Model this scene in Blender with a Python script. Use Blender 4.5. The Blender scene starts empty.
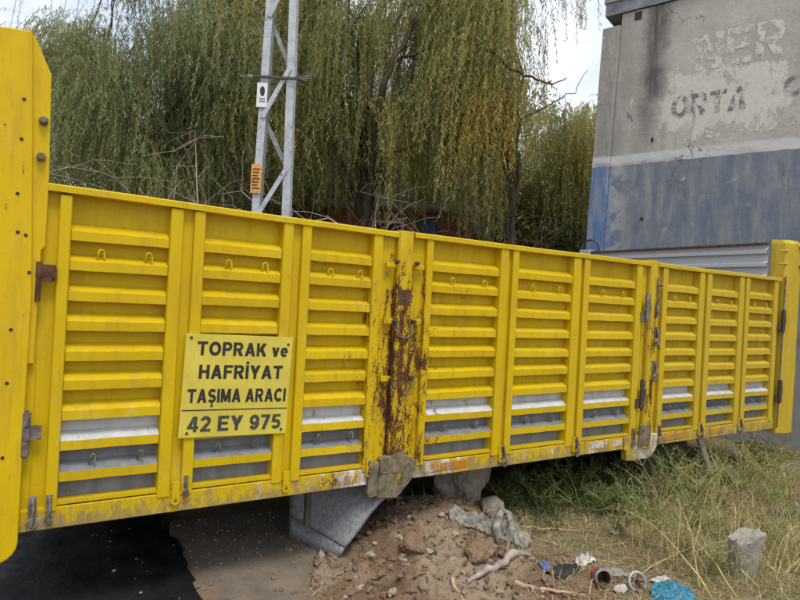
import bpy, math, os, random
import numpy as np
from mathutils import Vector, Matrix
rad = math.radians
random.seed(7); RNG = np.random.default_rng(7)
SC = bpy.context.scene
COL = SC.collection

# ------------------------------------------------------------------ camera
CAM = np.array([-0.0796, -3.0975, 1.5589])
YAW, PITCH, ROLL, FPX = rad(57.341), rad(0.107), rad(2.968), 601.0
_fw = np.array([math.cos(YAW)*math.cos(PITCH), math.sin(YAW)*math.cos(PITCH), math.sin(PITCH)])
_r0 = np.array([math.sin(YAW), -math.cos(YAW), 0.0]); _u0 = np.cross(_r0, _fw)
_r = math.cos(ROLL)*_r0 + math.sin(ROLL)*_u0
_u = -math.sin(ROLL)*_r0 + math.cos(ROLL)*_u0
cam = bpy.data.cameras.new('camera'); camo = bpy.data.objects.new('camera', cam); COL.objects.link(camo)
cam.sensor_width = 36.0; cam.lens = 36.0*FPX/800.0; cam.clip_start = 0.05; cam.clip_end = 3000
M = Matrix(((_r[0], _u[0], -_fw[0], CAM[0]), (_r[1], _u[1], -_fw[1], CAM[1]), (_r[2], _u[2], -_fw[2], CAM[2]), (0, 0, 0, 1)))
camo.matrix_world = M
SC.camera = camo
SC.render.resolution_x, SC.render.resolution_y = 1024, 768

# ------------------------------------------------------------------ sky, sun, exposure
SUN_EL, SUN_AZ = rad(65), rad(-98)      # direction towards the sun, azimuth from +X
world = bpy.data.worlds.new('World'); SC.world = world; world.use_nodes = True
wt = world.node_tree; wt.nodes.clear()
def wn(t, **k):
    n = wt.nodes.new(t)
    for a, b in k.items(): setattr(n, a, b)
    return n
wo = wn('ShaderNodeOutputWorld'); wb = wn('ShaderNodeBackground'); wb.inputs['Strength'].default_value = 0.10
sky = wn('ShaderNodeTexSky', sky_type='NISHITA'); sky.sun_disc = False
sky.sun_elevation = SUN_EL; sky.sun_rotation = math.pi/2 - SUN_AZ
sky.air_density = 1.0; sky.dust_density = 2.0; sky.ozone_density = 1.0
tc = wn('ShaderNodeTexCoord'); mp = wn('ShaderNodeMapping'); mp.inputs['Scale'].default_value = (1, 1, 2.2)
cn = wn('ShaderNodeTexNoise'); cn.inputs['Scale'].default_value = 3.2; cn.inputs['Detail'].default_value = 7; cn.inputs['Roughness'].default_value = .55
cr = wn('ShaderNodeValToRGB'); cr.color_ramp.elements[0].position = .36; cr.color_ramp.elements[0].color = (.38, .38, .38, 1)
cr.color_ramp.elements[1].position = .62; cr.color_ramp.elements[1].color = (1, 1, 1, 1)
mx = wn('ShaderNodeMix', data_type='RGBA'); mx.inputs['B'].default_value = (8.7, 9.1, 9.9, 1)
L = wt.links.new
L(tc.outputs['Generated'], mp.inputs[0]); L(mp.outputs[0], cn.inputs['Vector']); L(cn.outputs['Fac'], cr.inputs[0])
L(cr.outputs[0], mx.inputs['Factor']); L(sky.outputs[0], mx.inputs['A']); L(mx.outputs['Result'], wb.inputs['Color']); L(wb.outputs[0], wo.inputs[0])
sl = bpy.data.lights.new('sun', 'SUN'); sl.energy = 1.5; sl.angle = rad(18); sl.color = (1, .95, .87)
so = bpy.data.objects.new('sun', sl); COL.objects.link(so); so.location = (0, -6, 12)
sd = Vector((math.cos(SUN_EL)*math.cos(SUN_AZ), math.cos(SUN_EL)*math.sin(SUN_AZ), math.sin(SUN_EL)))
so.rotation_euler = sd.to_track_quat('Z', 'Y').to_euler()
SC.view_settings.view_transform = 'Standard'; SC.view_settings.look = 'None'
SC.view_settings.exposure = 0.62; SC.view_settings.gamma = 1.0; SC.view_settings.use_curve_mapping = False
SC.render.engine = 'CYCLES'
SC.cycles.max_bounces = 6; SC.cycles.diffuse_bounces = 3; SC.cycles.glossy_bounces = 2; SC.cycles.transmission_bounces = 3; SC.cycles.transparent_max_bounces = 6

# ------------------------------------------------------------------ helpers
def at(px, py, depth):
    """point on the ray of photo pixel (px,py) at a given depth"""
    return CAM + depth*(_fw + _r*(px-400)/FPX + _u*(300-py)/FPX)
def tag(o, label=None, cat=None, group=None, kind=None):
    if label: o['label'] = label
    if cat: o['category'] = cat
    if group: o['group'] = group
    if kind: o['kind'] = kind
    return o
def empty(name, loc=(0, 0, 0), rz=0.0):
    o = bpy.data.objects.new(name, None); COL.objects.link(o)
    o.location = loc; o.rotation_euler = (0, 0, rz); o.empty_display_size = .1
    return o
class MB:
    def __init__(s): s.v = []; s.f = []; s.m = []; s.sm = []
    def add(s, vs, fs, mi=0, smooth=False):
        b = len(s.v); s.v += [tuple(map(float, p)) for p in vs]
        for f in fs: s.f.append(tuple(b+i for i in f)); s.m.append(mi); s.sm.append(smooth)
        return s
    def box(s, x0, x1, y0, y1, z0, z1, mi=0):
        v = [(x0, y0, z0), (x1, y0, z0), (x1, y1, z0), (x0, y1, z0), (x0, y0, z1), (x1, y0, z1), (x1, y1, z1), (x0, y1, z1)]
        return s.add(v, [(0, 3, 2, 1), (4, 5, 6, 7), (0, 1, 5, 4), (1, 2, 6, 5), (2, 3, 7, 6), (3, 0, 4, 7)], mi)
    def prism(s, poly, y0, y1, mi=0):
        """polygon in xz (counter-clockwise seen from -y) pushed from y0 (front) to y1"""
        n = len(poly)
        v = [(x, y0, z) for x, z in poly] + [(x, y1, z) for x, z in poly]
        f = [tuple(range(n)), tuple(range(2*n-1, n-1, -1))] + [(i, i+n, (i+1) % n+n, (i+1) % n) for i in range(n)]
        return s.add(v, f, mi)
    def column(s, poly, z0, z1, mi=0, shift=(0, 0)):
        """polygon in xy (ccw from above) from z0 to z1"""
        n = len(poly)
        v = [(x, y, z0) for x, y in poly] + [(x+shift[0], y+shift[1], z1) for x, y in poly]
        f = [tuple(range(n-1, -1, -1)), tuple(range(n, 2*n))] + [(i, (i+1) % n, (i+1) % n+n, i+n) for i in range(n)]
        return s.add(v, f, mi)
    def tube(s, pts, r, n=6, mi=0, caps=True, closed=False):
        pts = [Vector(p) for p in pts]; k = len(pts)
        rs = r if hasattr(r, '__len__') else [r]*k
        vs = []; ref = None
        for i, p in enumerate(pts):
            a = pts[(i-1) % k] if (closed or i > 0) else p
            c = pts[(i+1) % k] if (closed or i < k-1) else p
            t = (c-a)
            if t.length < 1e-9: t = Vector((0, 0, 1))
            t.normalize()
            if ref is None: ref = Vector((0, 0, 1)) if abs(t.z) < .9 else Vector((1, 0, 0))
            e1 = t.cross(ref)
            if e1.length < 1e-4: e1 = t.cross(Vector((0, 1, .3)))
            e1.normalize(); e2 = e1.cross(t); ref = e2.cross(e1) if False else ref
            for j in range(n):
                a_ = 2*math.pi*j/n
                vs.append(p + (e1*math.cos(a_)+e2*math.sin(a_))*rs[i])
        fs = []
        for i in range(k if closed else k-1):
            for j in range(n):
                a0 = i*n+j; a1 = i*n+(j+1) % n; b0 = ((i+1) % k)*n+j; b1 = ((i+1) % k)*n+(j+1) % n
                fs.append((a0, b0, b1, a1))
        s.add(vs, fs, mi, True)
        if caps and not closed:
            s.add(vs[:n], [tuple(range(n))], mi); s.add(vs[-n:], [tuple(range(n-1, -1, -1))], mi)
        return s
    def blob(s, c, r, sub=1, amp=.25, mi=0, seed=0, sq=(1, 1, 1), smooth=False):
        rr = random.Random(seed); vs, fs = ICO[sub]
        out = []
        ph = [rr.uniform(0, 6.28) for _ in range(6)]
        for x, y, z in vs:
            k = 1 + amp*(math.sin(2.3*x+ph[0])*math.cos(2.9*y+ph[1])+.6*math.sin(4.1*z+3*x+ph[2])+.4*math.sin(7*y-5*z+ph[3])) + amp*rr.uniform(-.3, .3)
            out.append((c[0]+x*r*k*sq[0], c[1]+y*r*k*sq[1], c[2]+z*r*k*sq[2]))
        return s.add(out, fs, mi, smooth)
    def mesh(s, name, mats):
        me = bpy.data.meshes.new(name); me.from_pydata(s.v, [], s.f)
        for m in (mats if isinstance(mats, (list, tuple)) else [mats]): me.materials.append(m)
        me.polygons.foreach_set('material_index', s.m); me.polygons.foreach_set('use_smooth', s.sm)
        me.update(); return me
    def build(s, name, mats, parent=None, bevel=0):
        return link(name, s.mesh(name, mats), parent, bevel)
def link(name, me, parent=None, bevel=0, loc=None):
    o = bpy.data.objects.new(name, me); COL.objects.link(o)
    if parent: o.parent = parent
    if loc is not None: o.location = loc
    if bevel:
        b = o.modifiers.new('bevel', 'BEVEL'); b.width = bevel; b.segments = 2; b.limit_method = 'ANGLE'; b.angle_limit = rad(40)
    return o
def _ico():
    p = (1+5**.5)/2
    v = [(-1, p, 0), (1, p, 0), (-1, -p, 0), (1, -p, 0), (0, -1, p), (0, 1, p), (0, -1, -p), (0, 1, -p), (p, 0, -1), (p, 0, 1), (-p, 0, -1), (-p, 0, 1)]
    v = [tuple(Vector(q).normalized()) for q in v]
    f = [(0, 11, 5), (0, 5, 1), (0, 1, 7), (0, 7, 10), (0, 10, 11), (1, 5, 9), (5, 11, 4), (11, 10, 2), (10, 7, 6), (7, 1, 8), (3, 9, 4), (3, 4, 2), (3, 2, 6), (3, 6, 8), (3, 8, 9), (4, 9, 5), (2, 4, 11), (6, 2, 10), (8, 6, 7), (9, 8, 1)]
    R = {0: (v, f)}
    for L_ in (1, 2, 3):
        vs = list(R[L_-1][0]); fs = []; c = {}
        def mid(a, b):
            k = (min(a, b), max(a, b))
            if k not in c:
                c[k] = len(vs); vs.append(tuple((Vector(vs[a])+Vector(vs[b])).normalized()))
            return c[k]
        for a, b, d in R[L_-1][1]:
            x, y, z = mid(a, b), mid(b, d), mid(d, a); fs += [(a, x, z), (b, y, x), (d, z, y), (x, y, z)]
        R[L_] = (vs, fs)
    return R
ICO = _ico()
def np_mesh(name, V, F, mats, midx=None, attr=None, smooth=False):
    """V (n,3), F (m,k) arrays, attr dict of per-vertex floats"""
    me = bpy.data.meshes.new(name); n, k = F.shape
    me.vertices.add(len(V)); me.vertices.foreach_set('co', np.ascontiguousarray(V, dtype=np.float32).ravel())
    me.loops.add(n*k); me.loops.foreach_set('vertex_index', np.ascontiguousarray(F, dtype=np.int32).ravel())
    me.polygons.add(n); me.polygons.foreach_set('loop_start', np.arange(0, n*k, k, dtype=np.int32))
    for m in (mats if isinstance(mats, (list, tuple)) else [mats]): me.materials.append(m)
    if midx is not None: me.polygons.foreach_set('material_index', midx.astype(np.int32))
    if smooth: me.polygons.foreach_set('use_smooth', np.ones(n, dtype=bool))
    for a, d in (attr or {}).items():
        at_ = me.attributes.new(a, 'FLOAT', 'POINT'); at_.data.foreach_set('value', np.ascontiguousarray(d, dtype=np.float32))
    me.update(calc_edges=True); return me
# value noise for the terrain
_G = RNG.random((64, 64))
def vnoise(x, y):
    x = np.asarray(x, float); y = np.asarray(y, float)
    xi = np.floor(x).astype(int); yi = np.floor(y).astype(int); fx = x-xi; fy = y-yi
    fx = fx*fx*(3-2*fx); fy = fy*fy*(3-2*fy)
    g = lambda a, b: _G[a % 64, b % 64]
    return (g(xi, yi)*(1-fx)+g(xi+1, yi)*fx)*(1-fy)+(g(xi, yi+1)*(1-fx)+g(xi+1, yi+1)*fx)*fy - .5
def dirtmask(x, y):
    d = np.exp(-(((x-1.95)/.92)**4+((y+.35)/.85)**4))
    return d
def gz(x, y):
    x = np.asarray(x, float); y = np.asarray(y, float)
    near = np.exp(-((x-3)/7)**4-((y)/5)**4)
    z = near*(.06*vnoise(x*1.1, y*1.1)+.03*vnoise(x*3.1+9, y*3.1))
    d = dirtmask(x, y)
    z = z + .20*np.exp(-((x-2.42)/.55)**2-((y-.28)/.42)**2) + .10*np.exp(-((x-2.1)/.45)**2-((y+.35)/.4)**2)
    z = z + d*(.085*vnoise(x*6+3, y*6)+.09*(.25-np.abs(vnoise(x*11, y*11+5)))+.05*(.25-np.abs(vnoise(x*23+7, y*23)))+.03*vnoise(x*47, y*47))
    flat = 1/(1+np.exp((x-1.30-.35*vnoise(x*3+1, y*3)-.25*np.maximum(0, y-.1))*13))          # level ground under the slab and the black sheet
    return z*(1-flat) + flat*(-.015)
GZ = lambda x, y: float(gz(x, y))

# ------------------------------------------------------------------ materials
class NT:
    def __init__(s, name):
        s.mat = bpy.data.materials.new(name); s.mat.use_nodes = True; s.t = s.mat.node_tree
        s.b = s.t.nodes['Principled BSDF']; s.out = s.t.nodes['Material Output']
    def n(s, t, **k):
        o = s.t.nodes.new(t)
        for a, b in k.items(): setattr(o, a, b)
        return o
    def put(s, sock, v):
        if isinstance(v, bpy.types.NodeSocket): s.t.links.new(v, sock)
        elif isinstance(v, (tuple, list)): sock.default_value = tuple(v)+((1,) if len(v) == 3 and sock.type == 'RGBA' else ())
        else: sock.default_value = v
    def pos(s, obj=False):
        return s.n('ShaderNodeTexCoord').outputs['Object'] if obj else s.n('ShaderNodeNewGeometry').outputs['Position']
    def map(s, v, scale=(1, 1, 1), loc=(0, 0, 0)):
        m = s.n('ShaderNodeMapping'); s.put(m.inputs[0], v); m.inputs['Scale'].default_value = scale; m.inputs['Location'].default_value = loc
        return m.outputs[0]
    def noise(s, v, scale, detail=4, rough=.55, dist=0.):
        m = s.n('ShaderNodeTexNoise'); s.put(m.inputs['Vector'], v); m.inputs['Scale'].default_value = scale
        m.inputs['Detail'].default_value = detail; m.inputs['Roughness'].default_value = rough; m.inputs['Distortion'].default_value = dist
        return m.outputs['Fac']
    def vor(s, v, scale, feat='F1', out='Distance'):
        m = s.n('ShaderNodeTexVoronoi', feature=feat); s.put(m.inputs['Vector'], v); m.inputs['Scale'].default_value = scale
        return m.outputs[out]
    def ramp(s, f, a, b, ca=0., cb=1.):
        m = s.n('ShaderNodeMapRange'); m.interpolation_type = 'SMOOTHSTEP'
        s.put(m.inputs[0], f); s.put(m.inputs[1], a); s.put(m.inputs[2], b); s.put(m.inputs[3], ca); s.put(m.inputs[4], cb); return m.outputs[0]
    def math(s, op, a, b=0., c=0.):
        m = s.n('ShaderNodeMath', operation=op); s.put(m.inputs[0], a); s.put(m.inputs[1], b)
        if op in ('MULTIPLY_ADD',): s.put(m.inputs[2], c)
        m.use_clamp = False; return m.outputs[0]
    def mix(s, f, a, b, mode='MIX'):
        m = s.n('ShaderNodeMix', data_type='RGBA', blend_type=mode); s.put(m.inputs['Factor'], f); s.put(m.inputs['A'], a); s.put(m.inputs['B'], b)
        return m.outputs['Result']
    def xyz(s, v):
        m = s.n('ShaderNodeSeparateXYZ'); s.put(m.inputs[0], v); return m.outputs
    def bump(s, h, strength=.3, dist=.01):
        m = s.n('ShaderNodeBump'); m.inputs['Strength'].default_value = strength; m.inputs['Distance'].default_value = dist
        s.put(m.inputs['Height'], h); s.put(s.b.inputs['Normal'], m.outputs[0])
    def fin(s, col, rough=.6, metal=0., spec=.5):
        s.put(s.b.inputs['Base Color'], col); s.put(s.b.inputs['Roughness'], rough); s.put(s.b.inputs['Metallic'], metal)
        s.put(s.b.inputs['Specular IOR Level'], spec); return s.mat
def gauss(t, x, c, w):
    d = t.math('MULTIPLY', t.math('SUBTRACT', x, c), 1/w); d = t.math('MULTIPLY', d, d)
    return t.math('POWER', 2.718, t.math('MULTIPLY', d, -1.))

def yellow_paint(name, wear=0., base=(.605, .425, .004), low_peel=0.):
    t = NT(name); p = t.pos(); X = t.xyz(p)
    v1 = t.noise(p, 1.7, 5, .6); v2 = t.noise(t.map(p, (9, 9, 1.1)), 2.2, 6, .65)
    col = t.mix(t.ramp(v1, .3, .7), base, tuple(a*b for a, b in zip(base, (.90, .87, 1.3))))
    # dusty, duller paint further along the body
    dull = t.math('MULTIPLY', t.ramp(X[0], 2.4, 6.2), t.ramp(t.noise(p, 2.6, 5), .2, .6, .45, .95))
    col = t.mix(t.math('MULTIPLY', dull, .60), col, (.47, .345, .06))
    col = t.mix(t.math('MULTIPLY', t.ramp(t.noise(t.map(p, (1.5, 1.5, .8)), 3.4, 8, .72), .52, .70), .30), col, (.66, .52, .10))    # sun-faded patches
    col = t.mix(t.math('MULTIPLY', t.ramp(t.noise(t.map(p, (1, 1, .5)), 5, 9, .75), .55, .68), .28), col, (.27, .19, .06))   # smeared dirt
    col = t.mix(t.math('MULTIPLY', t.ramp(v2, .46, .76), .45), col, (.36, .22, .03))     # grime runs
    col = t.mix(t.math('MULTIPLY', t.ramp(t.noise(p, 38, 4, .7), .60, .72), .30), col, (.30, .19, .04))
    # chips and rust, thick round the stake posts
    g = t.math('ADD', t.math('MULTIPLY', gauss(t, X[0], 1.95, .42), .82), t.math('MULTIPLY', gauss(t, X[0], 1.935, .045), .30))
    g = t.math('ADD', g, t.math('ADD', t.math('MULTIPLY', gauss(t, X[0], 4.45, .20), .62), t.math('MULTIPLY', gauss(t, X[0], 4.44, .035), .35)))
    for ex_ in (1.872, 1.992): g = t.math('ADD', g, t.math('MULTIPLY', gauss(t, X[0], ex_, .012), .55))
    g = t.math('MULTIPLY', g, t.ramp(X[2], 2.0, 1.35, .22, 1.))
    g = t.math('ADD', g, t.math('MULTIPLY', t.ramp(t.noise(p, 2.3, 4), .54, .70), .44))
    g = t.math('ADD', g, wear)
    if low_peel: g = t.math('ADD', g, low_peel)
    c1 = t.noise(t.map(p, (1, 1, .30)), 19, 10, .78, .4); c2 = t.noise(p, 85, 5, .75)
    c = t.math('ADD', c1, t.math('MULTIPLY', t.math('SUBTRACT', c2, .5), .42))
    th = t.math('MULTIPLY_ADD', g, -.215, .725)
    chip = t.ramp(t.math('SUBTRACT', c, th), -.02, .03)
    rustc = t.mix(t.ramp(t.noise(p, 45, 6, .75), .35, .65), (.045, .020, .011), (.15, .062, .025))
    edge = t.ramp(t.math('SUBTRACT', c, th), -.09, .0)
    col = t.mix(t.math('MULTIPLY', edge, .45), col, (.36, .19, .02))
    if low_peel:
        prim = t.mix(t.ramp(t.noise(p, 5, 4), .42, .58), (.66, .63, .56), (.36, .29, .20))
        rustc = t.mix(t.ramp(t.noise(p, 4.3, 3), .36, .50), rustc, prim)
    col = t.mix(chip, col, rustc)
    # small stray scratches
    sc = t.ramp(t.noise(t.map(p, (3, 3, .8)), 12, 9, .80), .715, .75)
    col = t.mix(t.math('MULTIPLY', sc, .8), col, (.09, .05, .02))
    if low_peel:
        mud = t.ramp(t.math('ADD', t.noise(t.map(p, (1.6, 1.6, 1.0)), 6, 8, .75), t.math('MULTIPLY', t.ramp(X[2], .58, .45), .13)), .54, .66)
        col = t.mix(t.math('MULTIPLY', mud, .60), col, (.20, .155, .10))
    rough = t.math('MULTIPLY_ADD', chip, .35, t.ramp(v2, .3, .7, .40, .58))
    t.bump(t.math('ADD', t.math('MULTIPLY', chip, -.8), t.math('MULTIPLY', t.noise(p, 14, 4), .7)), .30, .004)
    return t.fin(col, rough, 0, .17)
MAT = {}
MAT['yellow'] = yellow_paint('yellow_paint')
MAT['yellow_worn'] = yellow_paint('yellow_paint_worn', .10)
MAT['yellow_sill'] = yellow_paint('yellow_paint_peeling', .18, low_peel=.50)
MAT['yellow_plate'] = yellow_paint('yellow_paint_plate', .14, base=(.65, .445, .004))
def grey_sheet():
    t = NT('grey_primer_sheet'); p = t.pos(); X = t.xyz(p)
    n1 = t.ramp(t.noise(t.map(p, (5, 5, 1.2)), 3, 6, .65), .3, .7)
    lo_ = t.mix(n1, (.205, .215, .225), (.135, .142, .15)); hi_ = t.mix(n1, (.55, .555, .55), (.43, .435, .435))
    zz = t.math('MULTIPLY_ADD', t.noise(p, 6, 4), .02, X[2]); c = t.mix(t.math('MULTIPLY', t.ramp(zz, .800, .815), t.ramp(zz, 2.1, 2.0, .0, 1.)), lo_, hi_)
    c = t.mix(t.ramp(zz, 2.02, 2.04), c, (.42, .43, .44))
    c = t.mix(t.ramp(t.noise(p, 14, 8, .75), .62, .70), c, (.13, .11, .09))
    g = t.math('ADD', t.math('MULTIPLY', gauss(t, X[0], 1.95, .5), .15), t.noise(p, 9, 6, .7))
    c = t.mix(t.ramp(g, .66, .74), c, (.19, .09, .045))
    t.bump(t.noise(p, 40, 4), .15, .003)
    return t.fin(c, .55, 0, .4)
MAT['grey'] = grey_sheet()
def rusty(name, a, b, metal=.3, rough=.65, sc=22):
    t = NT(name); p = t.pos()
    c = t.mix(t.ramp(t.noise(p, sc, 7, .7), .35, .65), a, b)
    c = t.mix(t.ramp(t.noise(p, sc*3, 4, .7), .60, .70), c, (.03, .022, .016))
    t.bump(t.noise(p, sc*2.5, 5, .7), .5, .003)
    return t.fin(c, rough, metal, .4)
MAT['rust'] = rusty('rusty_steel', (.055, .026, .014), (.15, .068, .030), 0., .8)
MAT['steel'] = rusty('worn_steel', (.30, .27, .23), (.13, .105, .085), .45, .5)
MAT['darksteel'] = rusty('dark_steel', (.055, .05, .045), (.11, .085, .065), .3, .6)
MAT['bracket'] = rusty('muddy_bracket_steel', (.235, .195, .115), (.095, .08, .05), .05, .8, 20)
MAT['fender'] = rusty('bare_grey_plate', (.25, .255, .26), (.15, .152, .155), .35, .5, 45)
MAT['beam'] = rusty('underbody_paint', (.022, .022, .022), (.045, .04, .035), .1, .8)
MAT['galv'] = rusty('galvanised_steel', (.50, .52, .54), (.36, .38, .41), .15, .5, 9)
MAT['galv_old'] = rusty('weathered_galvanised_steel', (.42, .43, .43), (.25, .25, .24), .2, .6, 14)
def plain(name, c, rough=.6, var=.12, sc=20, spec=.4):
    t = NT(name); p = t.pos(True)
    n = t.ramp(t.noise(p, sc, 5, .65), .3, .7)
    return t.fin(t.mix(n, tuple(x*(1-var) for x in c), tuple(min(1, x*(1+var)) for x in c)), rough, 0, spec)
def sign_mat():
    t = NT('sign_yellow'); p = t.pos(True)
    c = t.mix(t.ramp(t.noise(p, 5, 5, .6), .35, .65), (.64, .53, .065), (.54, .445, .06))
    c = t.mix(t.ramp(t.noise(t.map(p, (3, 3, 1)), 12, 6, .7), .56, .78), c, (.38, .32, .10))
    c = t.mix(t.ramp(t.noise(p, 90, 3, .7), .68, .74), c, (.16, .13, .06))
    return t.fin(c, .42, 0, .5)
MAT['sign'] = sign_mat()
MAT['ink'] = plain('sign_black_lettering', (.022, .024, .020), .5, .3, 40)
MAT['ink_num'] = plain('number_grey_lettering', (.055, .058, .045), .5, .5, 60)
MAT['orange'] = yellow_paint('worn_orange_film', .10, base=(.52, .20, .012), low_peel=.34)
MAT['white_plastic'] = plain('white_plastic', (.48, .46, .42), .55, .4, 30)
MAT['blue_bag'] = plain('blue_plastic_bag', (.03, .17, .26), .5, .5, 30, .4)
MAT['red'] = plain('red_print', (.42, .03, .03), .4, .3, 30)
MAT['blue'] = plain('blue_print', (.08, .13, .34), .4, .3, 30)
MAT['tyre'] = plain('black_rubber', (.02, .02, .02), .7, .4, 40)
MAT['wood'] = plain('dry_wood', (.36, .27, .18), .8, .35, 18, .2)
MAT['wood_grey'] = plain('grey_driftwood', (.33, .28, .24), .85, .35, 16, .2)
MAT['sack'] = plain('dusty_woven_sack', (.235, .22, .185), .85, .5, 16, .1)
def sheet_mat():
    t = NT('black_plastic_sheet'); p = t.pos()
    c = t.mix(t.ramp(t.noise(p, 3, 7, .7), .45, .7), (.006, .006, .007), (.018, .016, .014))  # black plastic, set darker still to paint in the shade under the body
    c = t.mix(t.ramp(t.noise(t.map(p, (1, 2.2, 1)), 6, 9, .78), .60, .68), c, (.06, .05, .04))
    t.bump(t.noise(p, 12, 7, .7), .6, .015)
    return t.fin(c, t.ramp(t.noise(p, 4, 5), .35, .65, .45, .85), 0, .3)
MAT['sheet'] = sheet_mat()
MAT['cable'] = plain('black_cable', (.02, .02, .02), .6, .2, 10)
MAT['label_white'] = plain('label_white', (.72, .72, .70), .5, .1, 30)
MAT['label_orange'] = plain('label_orange', (.62, .30, .07), .5, .25, 30)
def stone_mat(name, a, b, sc=8):
    t = NT(name); p = t.pos()
    c = t.mix(t.ramp(t.noise(p, sc, 7, .65), .3, .7), a, b)
    c = t.mix(t.ramp(t.noise(p, sc*7, 4, .7), .58, .70), c, tuple(x*.45 for x in a))
    t.bump(t.noise(p, sc*4, 8, .7), .7, .02)
    return t.fin(c, .9, 0, .2)
MAT['stone'] = stone_mat('pale_stone', (.42, .37, .29), (.30, .25, .19))
MAT['rock'] = stone_mat('rough_boulder', (.30, .255, .20), (.21, .175, .135))
MAT['concrete'] = stone_mat('concrete', (.36, .335, .29), (.25, .23, .19), 5)
MAT['clod'] = stone_mat('soil_clod', (.28, .19, .122), (.17, .108, .07), 12)
def slab_mat():
    t = NT('dirty_concrete_slab'); p = t.pos()
    c = t.mix(t.ramp(t.noise(p, 4, 7, .65), .3, .7), (.20, .165, .125), (.13, .105, .08))
    c = t.mix(t.ramp(t.noise(p, 2.1, 5, .6), .52, .66), c, (.19, .13, .085))
    c = t.mix(t.ramp(t.noise(p, 30, 4, .7), .60, .70), c, (.10, .08, .06))
    t.bump(t.noise(p, 25, 7, .7), .5, .01)
    return t.fin(c, .9, 0, .2)
MAT['slab'] = slab_mat()
def ground_mat():
    t = NT('soil_and_litter'); p = t.pos(); X = t.xyz(p)
    soil = t.mix(t.ramp(t.noise(p, 3.2, 8, .68), .32, .68), (.30, .20, .128), (.165, .102, .064))
    soil = t.mix(t.ramp(t.noise(p, 1.3, 4), .42, .6), soil, (.36, .28, .195))
    soil = t.mix(t.ramp(t.noise(p, 55, 5, .75), .58, .70), soil, (.075, .046, .032))
    lit = t.mix(t.ramp(t.noise(p, 7, 8, .7), .35, .65), (.32, .25, .15), (.20, .155, .095))
    lit = t.mix(t.ramp(t.noise(p, 2.0, 4), .45, .65), lit, (.19, .18, .085))
    lit = t.mix(t.ramp(t.noise(t.map(p, (1, 4, 1)), 40, 5, .75), .56, .68), lit, (.50, .41, .25))
    nx = t.math('MULTIPLY_ADD', t.noise(p, 2.6, 5, .6), .9, t.math('SUBTRACT', X[0], .45))
    m = t.ramp(nx, 2.55, 3.0)
    back = t.ramp(X[1], .55, 1.3)
    m = t.math('MAXIMUM', m, back)
    c = t.mix(m, soil, lit)
    t.bump(t.math('ADD', t.noise(p, 22, 8, .75), t.math('MULTIPLY', t.noise(p, 90, 4, .7), .5)), .9, .025)
    return t.fin(c, .95, 0, .1)
MAT['ground'] = ground_mat()
def leaf_mat(name, stops, transl=.35):
    t = NT(name); a = t.n('ShaderNodeAttribute', attribute_name='tint'); r = t.n('ShaderNodeValToRGB')
    el = r.color_ramp.elements
    while len(el) < len(stops): el.new(.5)
    for e, (p_, c_) in zip(el, stops): e.position = p_; e.color = c_+(1,)
    t.put(r.inputs[0], a.outputs['Fac'])
    t.fin(r.outputs[0], .6, 0, .25)
    tr = t.n('ShaderNodeBsdfTranslucent'); t.put(tr.inputs[0], r.outputs[0])
    m = t.n('ShaderNodeMixShader'); m.inputs[0].default_value = transl
    t.put(m.inputs[1], t.b.outputs[0]); t.put(m.inputs[2], tr.outputs[0]); t.put(t.out.inputs[0], m.outputs[0])
    return t.mat
MAT['leaf'] = leaf_mat('willow_leaves', [(0, (.12, .15, .05)), (.3, (.27, .30, .11)), (.55, (.40, .41, .16)), (.75, (.50, .44, .11)), (1, (.66, .44, .06))], .5)
MAT['leaf_grey'] = leaf_mat('grey_green_leaves', [(0, (.11, .14, .055)), (.4, (.26, .31, .135)), (.75, (.42, .46, .24)), (1, (.50, .48, .14))], .5)
MAT['leaf_dark'] = leaf_mat('dark_backdrop_leaves', [(0, (.13, .145, .06)), (.5, (.26, .265, .11)), (1, (.40, .37, .16))], .5)
MAT['grass_dry'] = leaf_mat('dry_grass_blades', [(0, (.20, .14, .075)), (.4, (.42, .32, .17)), (.75, (.58, .47, .27)), (1, (.32, .33, .11))], .2)
MAT['weed'] = leaf_mat('weed_leaves', [(0, (.065, .09, .03)), (.5, (.17, .22, .07)), (1, (.40, .39, .16))], .3)
MAT['stalk'] = plain('straw_stalk', (.42, .36, .15), .7, .25, 10, .2)
MAT['stalk_green'] = plain('green_stalk', (.23, .25, .08), .7, .25, 10, .2)
def bark(name, a, b):
    t = NT(name); p = t.pos()
    c = t.mix(t.ramp(t.noise(t.map(p, (6, 6, 1)), 5, 7, .7), .3, .7), a, b)
    t.bump(t.noise(t.map(p, (8, 8, 1.5)), 8, 6, .7), .8, .02); return t.fin(c, .9, 0, .15)
MAT['bark'] = bark('willow_bark', (.115, .09, .065), (.05, .038, .028))
MAT['twig_pale'] = bark('pale_dead_twigs', (.50, .42, .33), (.30, .24, .18))
MAT['twig_dark'] = bark('dark_twigs', (.14, .10, .07), (.075, .055, .04))
MAT['twig_yellow'] = bark('yellow_willow_twigs', (.26, .20, .08), (.15, .12, .05))

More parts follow.
